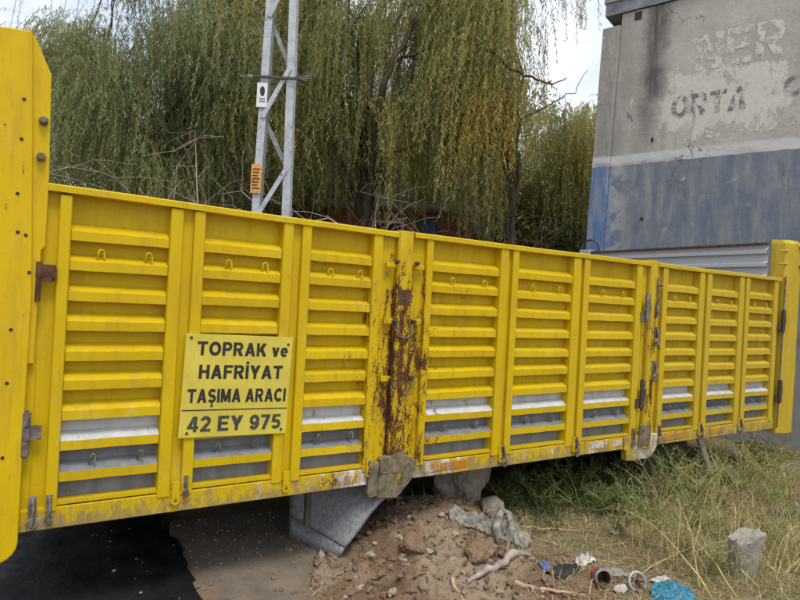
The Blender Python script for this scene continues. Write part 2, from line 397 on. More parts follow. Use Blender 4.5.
# ------------------------------------------------------------------ ground
def axis(lo, hi, step, far):
    a = list(np.arange(lo, hi+1e-6, step)); s = step; x = hi
    while x < far: s *= (1.02 if s < .06 else 1.35); x += s; a.append(x)
    s = step; x = lo
    while x > -far: s *= (1.02 if s < .06 else 1.35); x -= s; a.insert(0, x)
    return np.array(a)
gx = axis(.9, 3.4, .016, 600.); gy = axis(-1.5, 1.0, .016, 600.)
XX, YY = np.meshgrid(gx, gy); ZZ = gz(XX, YY)
nx_, ny_ = len(gx), len(gy)
V = np.stack([XX.ravel(), YY.ravel(), ZZ.ravel()], 1)
I = (np.arange(ny_-1)[:, None]*nx_+np.arange(nx_-1)[None, :]).ravel()
F = np.stack([I, I+1, I+1+nx_, I+nx_], 1)
g = link('ground', np_mesh('ground', V, F, MAT['ground'], smooth=True)); tag(g, 'brown soil and dry litter ground around the truck body', 'ground', kind='structure')

# ------------------------------------------------------------------ text
# a small bold sans alphabet drawn in strokes: R = rectangle, D = slanted bar, A = arc of an ellipse
GL = {
 'T': (.74, [('R', 0, .8, .74, 1), ('R', .27, 0, .47, .82)]),
 'O': (.88, [('A', .44, .5, .335, .4, 0, 360, .205)]),
 'P': (.71, [('R', 0, 0, .2, 1), ('R', .15, .81, .42, 1), ('R', .15, .37, .42, .56), ('A', .41, .685, .2, .22, -90, 90, .19)]),
 'R': (.77, [('R', 0, 0, .2, 1), ('R', .15, .81, .44, 1), ('R', .15, .39, .44, .57), ('A', .43, .695, .2, .21, -90, 90, .19), ('D', .64, 0, .40, .45, .24)]),
 'A': (.82, [('D', .115, 0, .41, 1, .22), ('D', .705, 0, .41, 1, .22), ('R', .22, .2, .60, .37)]),
 'K': (.78, [('R', 0, 0, .2, 1), ('D', .22, .34, .62, 1, .27), ('D', .65, 0, .36, .60, .25)]),
 'v': (.60, [('D', .105, .73, .30, 0, .2), ('D', .495, .73, .30, 0, .2)]),
 'e': (.60, [('A', .30, .365, .21, .275, 0, 318, .175), ('R', .12, .30, .585, .43)]),
 'H': (.74, [('R', 0, 0, .2, 1), ('R', .54, 0, .74, 1), ('R', .15, .42, .6, .61)]),
 'F': (.66, [('R', 0, 0, .2, 1), ('R', .15, .81, .66, 1), ('R', .15, .42, .58, .6)]),
 '\u0130': (.2, [('R', 0, 0, .2, 1), ('R', 0, 1.09, .2, 1.27)]),
 'I': (.2, [('R', 0, 0, .2, 1)]),
 'Y': (.80, [('R', .3, 0, .5, .47), ('D', .125, 1, .40, .38, .25), ('D', .675, 1, .40, .38, .25)]),
 'S': (.70, [('A', .35, .70, .25, .2, 25, 270, .195), ('A', .35, .30, .25, .2, -155, 90, .195)]),
 '\u015e': (.70, [('A', .35, .70, .25, .2, 25, 270, .195), ('A', .35, .30, .25, .2, -155, 90, .195), ('R', .31, -.14, .40, .02), ('A', .34, -.2, .10, .075, -140, 90, .08)]),
 'M': (.88, [('R', 0, 0, .19, 1), ('R', .69, 0, .88, 1), ('D', .12, 1, .44, .08, .22), ('D', .76, 1, .44, .08, .22)]),
 'C': (.80, [('A', .43, .5, .325, .4, 42, 318, .205)]),
 'E': (.69, [('R', 0, 0, .2, 1), ('R', .15, .81, .68, 1), ('R', .15, .42, .62, .6), ('R', .15, 0, .69, .19)]),
 'N': (.76, [('R', 0, 0, .2, 1), ('R', .56, 0, .76, 1), ('D', .13, 1, .63, 0, .25)]),
 '4': (.68, [('R', .38, 0, .57, 1), ('R', 0, .2, .68, .37), ('D', .09, .28, .44, 1, .2)]),
 '2': (.64, [('A', .31, .70, .215, .205, -38, 172, .19), ('D', .12, .08, .47, .56, .25), ('R', .02, 0, .63, .18)]),
 '9': (.64, [('A', .32, .66, .22, .245, 0, 360, .19), ('A', .31, .46, .235, .365, -148, 20, .19)]),
 '7': (.62, [('R', 0, .82, .62, 1), ('D', .20, 0, .50, .86, .21)]),
 '5': (.64, [('R', .11, .82, .6, 1), ('D', .11, .46, .19, 1, .19), ('A', .31, .325, .23, .23, -152, 135, .19)]),
 '0': (.64, [('A', .32, .5, .22, .4, 0, 360, .19)]),
}
def fit_text(s, x0, x1, zb, cap, mat, bold=1., y=0., name='lettering'):
    """mesh of text that spans x0..x1, baseline zb, capital height cap, facing -y at y"""
    W = sum(GL[c][0]+.13 if c != ' ' else .34 for c in s)-.13; sx = (x1-x0)/W; mb = MB(); cx = 0.; k = 0
    def P(px, pz, dy): return (x0+px*sx, y-dy, zb+pz*cap)
    for c in s:
        if c == ' ': cx += .34; continue
        w, st = GL[c]
        for q in st:
            k += 1; dy = .00006*(k % 5)
            if q[0] == 'R': mb.add([P(cx+q[1]-.014, q[2], dy), P(cx+q[3]+.014, q[2], dy), P(cx+q[3]+.014, q[4], dy), P(cx+q[1]-.014, q[4], dy)], [(0, 1, 2, 3)])
            elif q[0] == 'D':
                h = q[5]/2+.018; a_, b_ = ((q[1], q[2]), (q[3], q[4])) if q[2] < q[4] else ((q[3], q[4]), (q[1], q[2]))
                mb.add([P(cx+a_[0]-h, a_[1], dy), P(cx+a_[0]+h, a_[1], dy), P(cx+b_[0]+h, b_[1], dy), P(cx+b_[0]-h, b_[1], dy)], [(0, 1, 2, 3)])
            else:
                _, ax, az, rx, rz, a0, a1, th = q; th = th+.03; n = max(8, int((a1-a0)/14)); v = []
                for i in range(n+1):
                    t_ = rad(a0+(a1-a0)*i/n); nx__, nz__ = math.cos(t_), math.sin(t_)
                    v += [P(cx+ax+(rx-th/2)*nx__, az+(rz-th/2)*nz__, dy), P(cx+ax+(rx+th/2)*nx__, az+(rz+th/2)*nz__, dy)]
                mb.add(v, [(2*i, 2*i+1, 2*i+3, 2*i+2) for i in range(n)])
        cx += w+.13
    return mb.mesh(name, mat)

# ------------------------------------------------------------------ truck body
truck = empty('truck_body', (3.2, 1.2, 0.0))
tag(truck, 'yellow high sided tipper truck body with corrugated drop sides on the dirt', 'truck body')
OFF = (-3.2, -1.2, 0.0)
def tb(mb, name, mats, parent=None, bevel=0.0):
    """a direct part of the truck body (mesh given in world coordinates)"""
    if parent is None:
        mb.v = [(a+OFF[0], b+OFF[1], c+OFF[2]) for a, b, c in mb.v]; return mb.build(name, mats, truck, bevel)
    # parents are parts placed at the truck origin
    mb.v = [(a+OFF[0], b+OFF[1], c+OFF[2]) for a, b, c in mb.v]; return mb.build(name, mats, parent, bevel)
def sub(name, me, parent, x, y, z, bevel=0.0):
    """sub-part with its own shared mesh at world place x,y,z (parent sits at the truck origin)"""
    return link(name, me, parent, bevel, (x+OFF[0], y+OFF[1], z+OFF[2]))

YB = .070      # back sheet plane
YF = .012      # ridge front plane
RIDGE = [1.760, 1.625, 1.486, 1.346, 1.210, 1.076, .938, .800, .660]
def slat_mesh(w, grey, seed):
    rr = random.Random(seed); n = 6; mb = MB(); rows = []
    for i in range(n+1):
        x = w*i/n; d = rr.uniform(-.003, .003) if 0 < i < n else 0; e = rr.uniform(-.0013, .0013)
        rows.append([(x, YB-.002, .004+e), (x, YF+d, e), (x, YF+d, .043+e), (x, YB-.002, .077+e)])
    for i in range(n):
        a, b = rows[i], rows[i+1]
        for k in range(3):
            mb.add([a[k], b[k], b[k+1], a[k+1]], [(0, 1, 2, 3)], 1 if (grey and k == 2) else 0)
    me = mb.mesh('slat', [MAT['yellow'], MAT['grey']]); return me
def u_hook_mesh():
    mb = MB(); pts = [(0, .070, 0), (0, .034, .002), (.002, .022, .030)]
    for k in range(7):
        a = math.pi*k/6; pts.append((.002+.013*(1-math.cos(a)), .020, .042+.016*math.sin(a)))
    pts.append((.029, .018, .016))
    mb.tube(pts, .0048, 6); return mb
hook_y = u_hook_mesh().mesh('tie_hook', MAT['yellow']); hook_g = u_hook_mesh().mesh('tie_hook', MAT['steel'])
for v in hook_g.vertices: v.co = (v.co.x*.8, v.co.y, v.co.z*.8)
def post(x0, x1, z0, z1, y0=0.0, y1=.083, c=.004):
    w = x1-x0
    return MB().column([(x0, y1), (x0, y0+c), (x0+c, y0), (x1-c, y0), (x1, y0+c), (x1, y1)], z0, z1)
def eye_plate():
    mb = MB(); pl = [(-.018, 0), (.018, 0), (.018, .095), (-.018, .095)]
    arc = [(.018*math.cos(a), -.002+.018*math.sin(a)) for a in np.linspace(math.pi, 2*math.pi, 7)]
    # plate with a hole: ring below, solid above
    mb.box(-.018, .018, -.014, -.004, .022, .100)
    n = 10
    for i in range(n):
        a, b = 2*math.pi*i/n, 2*math.pi*(i+1)/n
        P = lambda r, q, y: (r*math.cos(q), y, r*math.sin(q)+.006)
        v = [P(.021, a, -.014), P(.021, b, -.014), P(.010, b, -.014), P(.010, a, -.014), P(.021, a, -.004), P(.021, b, -.004), P(.010, b, -.004), P(.010, a, -.004)]
        mb.add(v, [(0, 3, 2, 1), (0, 1, 5, 4), (2, 3, 7, 6), (4, 5, 6, 7)])
    return mb.mesh('eye_plate', MAT['yellow_worn'])
def toggle_mesh():
    mb = MB()
    mb.box(-.016, .016, -.010, -.003, .0, .085); mb.tube([(0, -.014, .075), (.004, -.022, .03), (-.003, -.020, -.045)], .008, 6)
    pts = [(.018*math.cos(a), -.016+.004*math.sin(2*a), -.035+.026*math.sin(a)) for a in np.linspace(0, 2*math.pi, 11)[:-1]]
    mb.tube(pts, .006, 6, closed=True)
    return mb.mesh('toggle_latch', MAT['steel'])
def hinge_mesh(mat=None):
    mb = MB()
    for z0, z1 in ((0, .05), (.054, .098), (.102, .15)):
        mb.tube([(0, -.016, z0), (0, -.016, z1)], .0165, 8)
    mb.tube([(0, -.016, -.012), (0, -.016, .158)], .008, 6)
    mb.box(.006, .055, -.010, -.003, .052, .102); mb.box(-.05, -.008, -.008, -.002, .0, .05)
    return mb.mesh('hinge', mat or MAT['steel'])
def rust_hinge_mesh():
    mb = MB()
    mb.box(.000, .058, -.016, -.002, .03, .105); mb.tube([(-.006, -.014, -.06), (-.006, -.014, .04)], .011, 8)
    mb.tube([(-.006, -.014, .045), (-.006, -.014, .115)], .012, 8); mb.box(-.045, -.008, -.006, .004, -.055, .05)
    mb.box(.044, .062, -.024, -.012, .045, .09)
    return mb.mesh('hinge', [MAT['rust']])
EYE, TOG, HNG, RHNG = eye_plate(), toggle_mesh(), hinge_mesh(), rust_hinge_mesh()
DHNG = hinge_mesh(MAT['darksteel'])

GATES = [
    dict(x0=.014, x1=1.870, panels=[(.123, .551), (.718, 1.137), (1.302, 1.706)],
         posts=[(.075, .123), (.551, .610), (.664, .718), (1.137, 1.194), (1.247, 1.302), (1.706, 1.768)]),
    dict(x0=1.990, x1=4.362, panels=[(2.142, 2.713), (2.881, 3.444), (3.623, 4.198)],
         posts=[(2.092, 2.142), (2.713, 2.782), (2.824, 2.881), (3.444, 3.522), (3.560, 3.623), (4.198, 4.271)]),
    dict(x0=4.468, x1=6.540, panels=[(4.621, 5.101), (5.293, 5.773), (5.954, 6.428)],
         posts=[(4.555, 4.621), (5.101, 5.176), (5.222, 5.293), (5.773, 5.850), (5.887, 5.954), (6.428, 6.505)]),
]
sag = [(.012, -.012), (-.002, .002), (.004, .010)]
for gi, G in enumerate(GATES):
    x0, x1 = G['x0'], G['x1']
    # the gate itself: back sheet (yellow above, bare grey below), the flat strips between the posts, lower lip
    mb = MB()
    for pi, (a, b) in enumerate(G['panels']):
        zt = 1.975
        nseg = 6; rr = random.Random(gi*10+pi)
        zs = [.565, .938, 1.2, 1.5, 1.76, zt]
        grid = [[(a+(b-a)*i/nseg, YB+(rr.uniform(-.003, .003) if 0 < i < nseg and 0 < k < 5 else 0), z) for i in range(nseg+1)] for k, z in enumerate(zs)]
        for k in range(5):
            for i in range(nseg):
                mb.add([grid[k][i], grid[k][i+1], grid[k+1][i+1], grid[k+1][i]], [(0, 1, 2, 3)], 1 if k == 0 else 0)
        mb.add([(a, YB-.001, .938), (b, YB-.001, .938), (b, YB-.001, .880), (a, YB-.001, .880)], [(3, 2, 1, 0)], 1)
    strips = [(x0, G['posts'][0][0])] + [(G['posts'][i][1], G['posts'][i+1][0]) for i in (1, 3)] + [(G['posts'][5][1], x1)]
    for i, (a, b) in enumerate(strips): mb.box(a, b, .026 if 0 < i < 3 else .030, .060, .548, 1.972, 2 if (gi < 2 and i in (0, 3) and not (gi == 0 and i == 0)) else 0)
    mb.box(x0, x1, .084, .090, .55, 1.96)
    gate = tb(mb, 'side_gate', [MAT['yellow'], MAT['grey'], MAT['yellow_worn']])
    # top rail, sagging a little, lower lip
    s0, s1 = sag[gi]; n = 14; mb = MB(); pr = []
    for i in range(n+1):
        t_ = i/n; x = x0-(.004 if gi == 0 else 0)+(x1-x0+.004)*t_; dz = s0*(1-t_)+s1*t_ + .0015*math.sin(9*t_+gi)
        pr.append([(x, .092, 1.957+dz), (x, -.010, 1.957+dz), (x, -.010, 1.984+dz), (x, -.004, 1.990+dz), (x, .092, 1.992+dz)])
    for i in range(n):
        a, b = pr[i], pr[i+1]
        for k in range(5):
            mb.add([a[k], b[k], b[(k+1) % 5], a[(k+1) % 5]], [(0, 1, 2, 3)])
    mb.add(pr[0], [(4, 3, 2, 1, 0)]); mb.add(pr[-1], [(0, 1, 2, 3, 4)])
    tb(mb, 'top_rail', MAT['yellow_worn'] if gi == 2 else MAT['yellow'], gate)
    for a, b in G['panels']:
        mb = MB().prism([(a, .556), (b, .556), (b, .572), (a, .572)], .010, YB+.004)
        tb(mb, 'bottom_lip', MAT['yellow'], gate)
    for k, (a, b) in enumerate(G['posts']):
        worn = (gi == 0 and k == 5) or (gi == 1 and k == 0)
        tb(post(a, b, .535, 1.956+(.004 if gi == 2 else 0), y0=-.002), 'post', MAT['yellow_worn'] if worn else MAT['yellow'], gate)
    for pi, (a, b) in enumerate(G['panels']):
        w = b-a-.004
        my = slat_mesh(w, False, gi*30+pi); mg = slat_mesh(w, True, gi*30+pi+9)
        for k, z in enumerate(RIDGE):
            o = sub('slat', mg if k >= 7 else my, gate, a+.002, random.uniform(-.002, .002), z+random.uniform(-.003, .003))
            o.rotation_euler = (random.uniform(-.07, .07), random.uniform(-.005, .005), random.uniform(-.004, .004))
        for fx in (.28, .76):
            o = sub('tie_hook', hook_y, gate, a+(b-a)*fx, 0, 1.668); o.rotation_euler = (random.uniform(-.05, .05), random.uniform(-.12, .12), random.uniform(-.3, .3))
            o = sub('tie_hook', hook_g, gate, a+(b-a)*fx, 0, .728); o.rotation_euler = (0, random.uniform(-.3, .3), random.uniform(-.4, .4))
    # latches along the bottom
    P = G['posts']
    for i, (l, r) in enumerate(((1, 2), (3, 4))):
        xm = (P[l][1]+P[r][0])/2
        if gi == 0:
            sub('eye_plate', EYE, gate, xm, 0, .505-.012*i)
            if i == 0: sub('toggle_latch', TOG, gate, P[2][0]+.022, 0, .570).scale = (.7, .7, .7)
        else:
            sub('eye_plate', EYE, gate, xm-.012, 0, .50); o = sub('toggle_latch', TOG, gate, xm+.01, -.008, .515); o.rotation_euler = (0, random.uniform(-.2, .2), 0)
    if gi == 0:
        sub('hinge', RHNG, gate, .012, 0, 1.535)
        h2 = sub('hinge', HNG, gate, -.012, -.004, .80); h2.scale = (1.1, 1.1, 1.25)
        sub('toggle_latch', TOG, gate, .028, -.004, .528); o = sub('toggle_latch', TOG, gate, .092, -.004, .535); o.scale = (.75, 1, .9)
        sub('eye_plate', EYE, gate, 1.738, -.004, .52)
    if gi == 1:
        sub('toggle_latch', TOG, gate, 4.235, -.004, .53)
        sub('hinge', HNG, gate, 4.318, -.004, 1.50).scale = (1.2, 1.2, 1.5); sub('hinge', DHNG, gate, 4.305, -.004, .78).scale = (1.2, 1.2, 1.55)
    if gi == 2:
        sub('hinge', DHNG, gate, 6.560, -.014, 1.45).scale = (1.3, 1.3, 1.45); sub('hinge', DHNG, gate, 6.560, -.014, .73).scale = (1.3, 1.3, 1.45)
        o = sub('toggle_latch', TOG, gate, 4.588, -.004, .53)

# sill below the gates
mb = MB()
mb.prism([(-.02, .452), (1.74, .452), (1.74, .548), (-.02, .548)], .004, .10)
mb.prism([(2.075, .452), (4.13, .450), (4.13, .548), (2.075, .548)], .004, .10)
mb.prism([(4.585, .450), (6.54, .448), (6.54, .548), (4.585, .548)], .004, .10)
sill = tb(mb, 'sill', MAT['yellow_sill'], bevel=.004)
def sticker(x0, x1, z0, z1, m):
    tb(MB().prism([(x0, z0), (x1, z0+.002), (x1+.003, z1), (x0+.004, z1-.003)], .0005, .006), 'reflector_strip', m, sill)
sticker(2.13, 2.50, .478, .530, MAT['orange']); sticker(1.585, 1.67, .475, .525, MAT['orange']); sticker(4.66, 5.06, .476, .528, MAT['orange'])
sticker(5.38, 5.62, .480, .525, MAT['orange']); sticker(3.74, 3.88, .486, .536, MAT['white_plastic']); sticker(4.0, 4.10, .484, .532, MAT['white_plastic'])
# floor, chassis beams and blocks under the body
fl = tb(MB().box(-.02, 6.75, .10, 2.44, .47, .54), 'floor', MAT['beam'])
for y in (1.25, 1.75): tb(MB().box(.0, 6.6, y, y+.10, .28, .469), 'chassis_beam', MAT['beam'])
for x in (.35, 3.3, 5.9):
    for y in (1.22, 1.72): tb(MB().box(x, x+.22, y, y+.18, -.06, .279), 'support_block', MAT['beam'])
tb(MB().box(.0, 6.6, 2.40, 2.44, -.05, .469), 'far_side_light_block', MAT['beam'])  # unseen panel added to stop light coming in under the far side
# far side wall
mb = MB().box(.01, 6.52, 2.40, 2.45, .545, 1.99)
far = tb(mb, 'far_side_wall', MAT['grey'])
# stake post at 1.87 .. 1.99 with rusty bands and flared foot
mb = MB().column([(1.876, .11), (1.876, .0), (1.886, -.014), (1.972, -.014), (1.984, .0), (1.984, .11)], .44, 1.990)
sp = tb(mb, 'stake_post', MAT['yellow_worn'])
def rustband(x0, x1, z0, z1):
    tb(MB().column([(x0, -.0105), (x0+.004, -.0165), (x1-.004, -.0165), (x1, -.0105)], z0, z1), 'rust_band', MAT['rust'], sp)
rustband(1.882, 1.978, 1.535, 1.630)
mb = MB()
mb.prism([(1.742, .405), (1.752, .372), (1.80, .380), (1.812, .372), (1.812, .585), (1.742, .560)], -.010, .05)
mb.prism([(1.812, .366), (1.945, .352), (1.945, .50), (1.812, .505)], -.015, .05)
mb.prism([(1.818, .507), (1.990, .502), (1.990, .640), (1.818, .600)], -.017, .05)
mb.prism([(1.945, .352), (1.975, .372), (2.055, .455), (2.085, .52), (2.080, .575), (1.992, .60), (1.992, .50), (1.945, .50)], -.012, .05)
tb(mb, 'foot_bracket', MAT['bracket'], sp, bevel=.004)
bolt = MB()
bolt.tube([(0, .0, 0), (0, -.022, 0)], .013, 6).tube([(0, -.020, 0), (0, -.034, 0)], .008, 8)
BOLT = bolt.mesh('bolt', MAT['darksteel'])
strap = MB().box(-.045, .045, -.012, .012, -.016, .016).mesh('strap', MAT['yellow_worn'])
for z in (1.795, 1.435, 1.085):
    for s in (-1, 1):
        sub('strap', strap, sp, 1.930+s*.103, 0, z-(.02 if z > 1.7 else 0), .003).scale = (.75, 1, 1)
        sub('bolt', BOLT, sp, 1.930+s*.072, -.012, z)
def chain(pts, parent, r=.0042, ln=.024):
    P_ = [Vector(p) for p in pts]; mb = MB(); k = 0
    cur = P_[0]
    seg = [(P_[i], P_[i+1]) for i in range(len(P_)-1)]
    for a, b in seg:
        n = max(1, int((b-a).length/(ln*.8)))
        for i in range(n):
            c = a.lerp(b, (i+.5)/n); t = (b-a).normalized(); s_ = Vector((0, 1, 0)) if k % 2 else t.cross(Vector((0, 1, 0)))
            if s_.length < .1: s_ = Vector((1, 0, 0))
            s_.normalize(); k += 1
            mb.tube([c+t*(ln*.5*math.cos(q))+s_*(ln*.30*math.sin(q)) for q in np.linspace(0, 2*math.pi, 9)[:-1]], r, 5, closed=True)
    return tb(mb, 'chain', MAT['steel'], parent)
chain([(1.862, -.026, 1.44), (1.875, -.03, 1.38), (1.915, -.03, 1.33), (1.95, -.03, 1.335), (1.985, -.03, 1.39), (2.0, -.026, 1.44)], sp)
chain([(1.862, -.026, 1.085), (1.87, -.03, 1.00)], sp); chain([(2.0, -.026, 1.09), (1.99, -.03, 1.02), (1.96, -.03, .98), (1.935, -.03, 1.02)], sp)
chain([(1.738, -.02, .60), (1.745, -.025, .50)], sp)
# stake post at 4.37 .. 4.46
mb = MB().column([(4.368, .11), (4.368, .0), (4.376, -.012), (4.455, -.012), (4.463, .0), (4.463, .11)], .44, 2.010)
sp2 = tb(mb, 'stake_post', MAT['yellow_worn'])
mb = MB().prism([(4.135, .55), (4.135, .445), (4.165, .440), (4.175, .352), (4.470, .350), (4.52, .385), (4.58, .455), (4.58, .55)], -.006, .05)
tb(mb, 'foot_bracket', MAT['yellow_sill'], sp2, bevel=.004)
tb(MB().prism([(4.300, .47), (4.455, .465), (4.458, .63), (4.318, .64)], -.020, -.0062), 'wear_plate', MAT['bracket'], sp2, bevel=.003)
tb(MB().tube([(4.452, -.03, 1.87), (4.449, -.03, 1.60)], .010, 8).tube([(4.449, -.03, 1.66), (4.447, -.034, 1.53)], .016, 8), 'latch_rod', MAT['steel'], sp2)
sub('strap', strap, sp2, 4.500, 0, 1.80).scale = (.6, 1, 1.3); sub('bolt', BOLT, sp2, 4.475, -.012, 1.80)
sub('strap', strap, sp2, 4.500, 0, 1.085).scale = (.7, 1, 1.2); sub('toggle_latch', TOG, sp2, 4.455, -.012, 1.07).scale = (1.4, 1.2, 1.2)
sub('toggle_latch', TOG, sp2, 4.46, -.012, 1.36).scale = (1.3, 1.2, 1.1)
chain([(4.47, -.03, 1.42), (4.475, -.03, 1.30), (4.50, -.03, 1.27)], sp2)
# front bulkhead plate at the left
mb = MB()
arc = [(-.105+.085*math.cos(a), .425+.085*math.sin(a)) for a in np.linspace(-math.pi/2, 0, 6)]
poly = [(-1.3, .335)] + arc + [(-.020, 1.0), (-.016, 1.50), (-.048, 2.3), (-.064, 2.643), (-.19, 2.628), (-1.3, 2.60)]
mb.prism(poly, -.030, .012)
hb = tb(mb, 'bulkhead', MAT['yellow_plate'], bevel=.006)
mb = MB().prism([(-.07, 1.2), (.004, 1.2), (.010, 1.70), (.024, 1.72), (.026, 2.02), (.014, 2.478), (-.060, 2.640), (-.07, 2.60)], -.012, .05)
tb(mb, 'corner_flange', MAT['yellow_plate'], hb, bevel=.003)
tb(MB().box(-.09, -.03, .052, 2.42, .5, 2.60), 'front_wall', MAT['yellow'], hb)
tb(MB().prism([(-.02, .54), (.0135, .54), (.0135, 1.95), (-.02, 1.95)], .018, .046), 'hinge_strip', MAT['yellow'], hb)
BB = MB(); BB.tube([(0, -.004, 0), (0, -.020, 0)], .019, 10).tube([(0, -.018, 0), (0, -.036, 0)], .013, 6)
BBM = BB.mesh('bolt', MAT['bracket'])
for x, z in ((-.006, 2.266), (-.008, 2.107)): sub('bolt', BBM, hb, x, -.008, z)
hole = MB().tube([(0, -.0325, 0), (0, -.028, 0)], .0075, 8).mesh('rivet_hole', MAT['cable'])
for x, z in ((-.082, 2.342), (-.084, 2.17), (-.088, 1.935), (-.08, 1.77), (-.086, 1.35), (-.09, 1.12), (-.092, .80), (-.05, 1.76), (-.03, 1.60)):
    sub('rivet_hole', hole, hb, x, 0, z)
# rear corner post and tailgate
mb = MB().column([(6.57, .14), (6.57, -.004), (6.63, -.016), (6.66, -.050), (6.81, -.050), (6.83, -.03), (6.83, .14)], .40, 2.36, shift=(.03, 0))
mb.add([(6.60, .14, 2.36), (6.60, -.004, 2.36), (6.66, -.016, 2.36), (6.69, -.05, 2.36), (6.84, -.05, 2.36), (6.86, -.03, 2.36), (6.86, .14, 2.36),
        (6.61, .14, 2.41), (6.61, .03, 2.40), (6.67, .01, 2.405), (6.70, -.01, 2.405), (6.83, -.01, 2.405), (6.845, .01, 2.40), (6.845, .14, 2.41)],
       [(i, (i+1) % 7, (i+1) % 7+7, i+7) for i in range(7)]+[tuple(range(7, 14))])
rp = tb(mb, 'rear_post', MAT['yellow'], bevel=.004)
tb(MB().prism([(6.83, .95), (6.868, .98), (6.868, 1.30), (6.86, 1.36), (6.842, 1.36)], -.03, .10), 'post_gusset', MAT['yellow'], rp)
for x, z in ((6.79, 2.33), (6.80, 2.13)): sub('bolt', BOLT, rp, x, -.052, z)
tb(MB().tube([(6.60, -.02, 2.02), (6.57, -.02, .46)], .008, 6), 'hinge_rod', MAT['steel'], rp)
for z in (2.275, 2.14): tb(MB().tube([(6.47, .0, z), (6.62, -.012, z+.012)], .010, 6), 'pin', MAT['yellow_worn'], rp)
mb = MB().box(6.56, 6.565, .15, 2.43, .54, 2.36)
tg = tb(mb, 'tailgate', MAT['grey'])
for k in range(13):
    z = 2.285-.0-k*.138
    m2 = MB(); y0, y1 = .142, 2.43
    n = 8; rows = []
    for i in range(n+1):
        y = y1+(y0-y1)*i/n
        rows.append([(6.562, y, z-.034), (6.522, y, z-.026), (6.522, y, z+.010), (6.562, y, z+.032)])
    for i in range(n):
        for q in range(3): m2.add([rows[i][q], rows[i+1][q], rows[i+1][q+1], rows[i][q+1]], [(0, 1, 2, 3)])
    tb(m2, 'slat', MAT['grey'], tg)
tb(MB().box(6.515, 6.575, .142, 2.43, 2.352, 2.372), 'top_rail', MAT['rust'], tg)
tb(MB().box(6.49, 6.60, 2.44, 2.60, 1.95, 2.40), 'rear_post', MAT['grey'], tg)
tb(MB().tube([(6.55, 2.47+.15*math.cos(a), 2.375+.16*math.sin(a)) for a in np.linspace(0, math.pi, 17)], .016, 8), 'bow_loop', MAT['darksteel'], tg)
# bare grey scoop plate hanging under the stake post
def scoop():
    mb = MB(); top = .47
    nu, nv = 14, 8; G_ = []
    # right edge curve from the tip up to the foot bracket
    edge = [(1.630, .085), (1.665, .11), (1.735, .19), (1.80, .265), (1.88, .335), (1.955, .385), (2.01, .42)]
    ex = np.array([e[0] for e in edge]); ez = np.array([e[1] for e in edge])
    left = [(1.455, .165), (1.452, .20), (1.45, .26), (1.448, .32), (1.446, .38), (1.445, .43), (1.445, .468)]
    lx = np.array([e[0] for e in left]); lz = np.array([e[1] for e in left]); tt = np.linspace(0, 1, 7)
    for j in range(nv+1):
        t_ = j/nv; a = (np.interp(t_, tt, lx), np.interp(t_, tt, lz)); b = (np.interp(t_, tt, ex), np.interp(t_, tt, ez)); row = []
        for i in range(nu+1):
            s_ = i/nu; x = a[0]+(b[0]-a[0])*s_; z = a[1]+(b[1]-a[1])*s_
            y = .42*(1-s_)**1.5 + .03 + .07*math.sin(math.pi*s_)
            row.append((x, y, z))
        G_.append(row)
    low = []
    for i in range(nu+1):
        s_ = i/nu; p = G_[0][i]
        low.append((1.465+.150*s_, p[1]-.04*math.sin(math.pi*s_)+.01, -.01+.05*s_**6))
    vs = [p for row in G_ for p in row]; n = nu+1
    mb.add(vs, [(j*n+i, j*n+i+1, (j+1)*n+i+1, (j+1)*n+i) for j in range(nv) for i in range(nu)], 0, True)
    mb.add(low+G_[0], [(i, i+1, n+i+1, n+i) for i in range(nu)], 0, True)
    return mb
so_ = tb(scoop(), 'scoop_plate', MAT['fender'])
m_ = so_.modifiers.new('thick', 'SOLIDIFY'); m_.thickness = .012; m_.offset = 1
tb(MB().box(1.425, 1.46, .16, .19, .20, .469), 'hanger_bar', MAT['darksteel'])
# boxed dark leg and slanting strut near the rear
tb(MB().box(4.62, 5.28, .16, .19, -.03, .469), 'skirt_plate', MAT['beam'])
o = tb(MB().prism([(5.60, -.03), (5.67, -.03), (5.36, .469), (5.29, .469)], .07, .10), 'strut', MAT['galv_old'])

# ------------------------------------------------------------------ notice sign on the gate
sgn = empty('notice_sign', (.925, -.012, 1.075)); tag(sgn, 'yellow notice plate with black Turkish lettering screwed to the side gate', 'sign')
sgn.rotation_euler = (0, rad(1.55), 0)
SW, SH = .568, .524
MB().prism([(-SW/2, -SH/2), (SW/2, -SH/2), (SW/2, SH/2), (-SW/2, SH/2)], 0, .006).build('plate', MAT['sign'], sgn, .0015)
fx = lambda f_: -SW/2+SW*f_
fz = lambda f_: SH/2-SH*f_
for s, a, b, z, cap, m, bo in (('TOPRAK ve', .105, .955, .205, .070, 'ink', .026), ('HAFRİYAT', .135, .915, .432, .071, 'ink', .026), ('TAŞIMA ARACI', .05, .965, .665, .070, 'ink', .024), ('42 EY 975', .07, .935, .945, .078, 'ink_num', .028)):
    W_ = lambda q: sum(GL[c][0]+.13 if c != ' ' else .34 for c in q)
    k_ = (fx(b)-fx(a))/(W_(s)-.13); cx_ = 0.
    for wd_ in s.split(' '):
        link('lettering', fit_text(wd_, fx(a)+cx_*k_, fx(a)+(cx_+W_(wd_)-.13)*k_, fz(z), cap, MAT[m], bo, -.0016), sgn); cx_ += W_(wd_+' ')
MB().prism([(fx(.012), fz(.741)), (fx(.988), fz(.741)), (fx(.988), fz(.731)), (fx(.012), fz(.731))], -.0014, .001).build('rule_line', MAT['ink'], sgn)
scr = MB().tube([(0, .0, 0), (0, -.004, 0)], .0075, 8).mesh('screw', MAT['darksteel'])
for a, b in ((.045, .04), (.955, .075), (.07, .955), (.945, .955)): link('screw', scr, sgn, 0, (fx(a), 0, fz(b)))

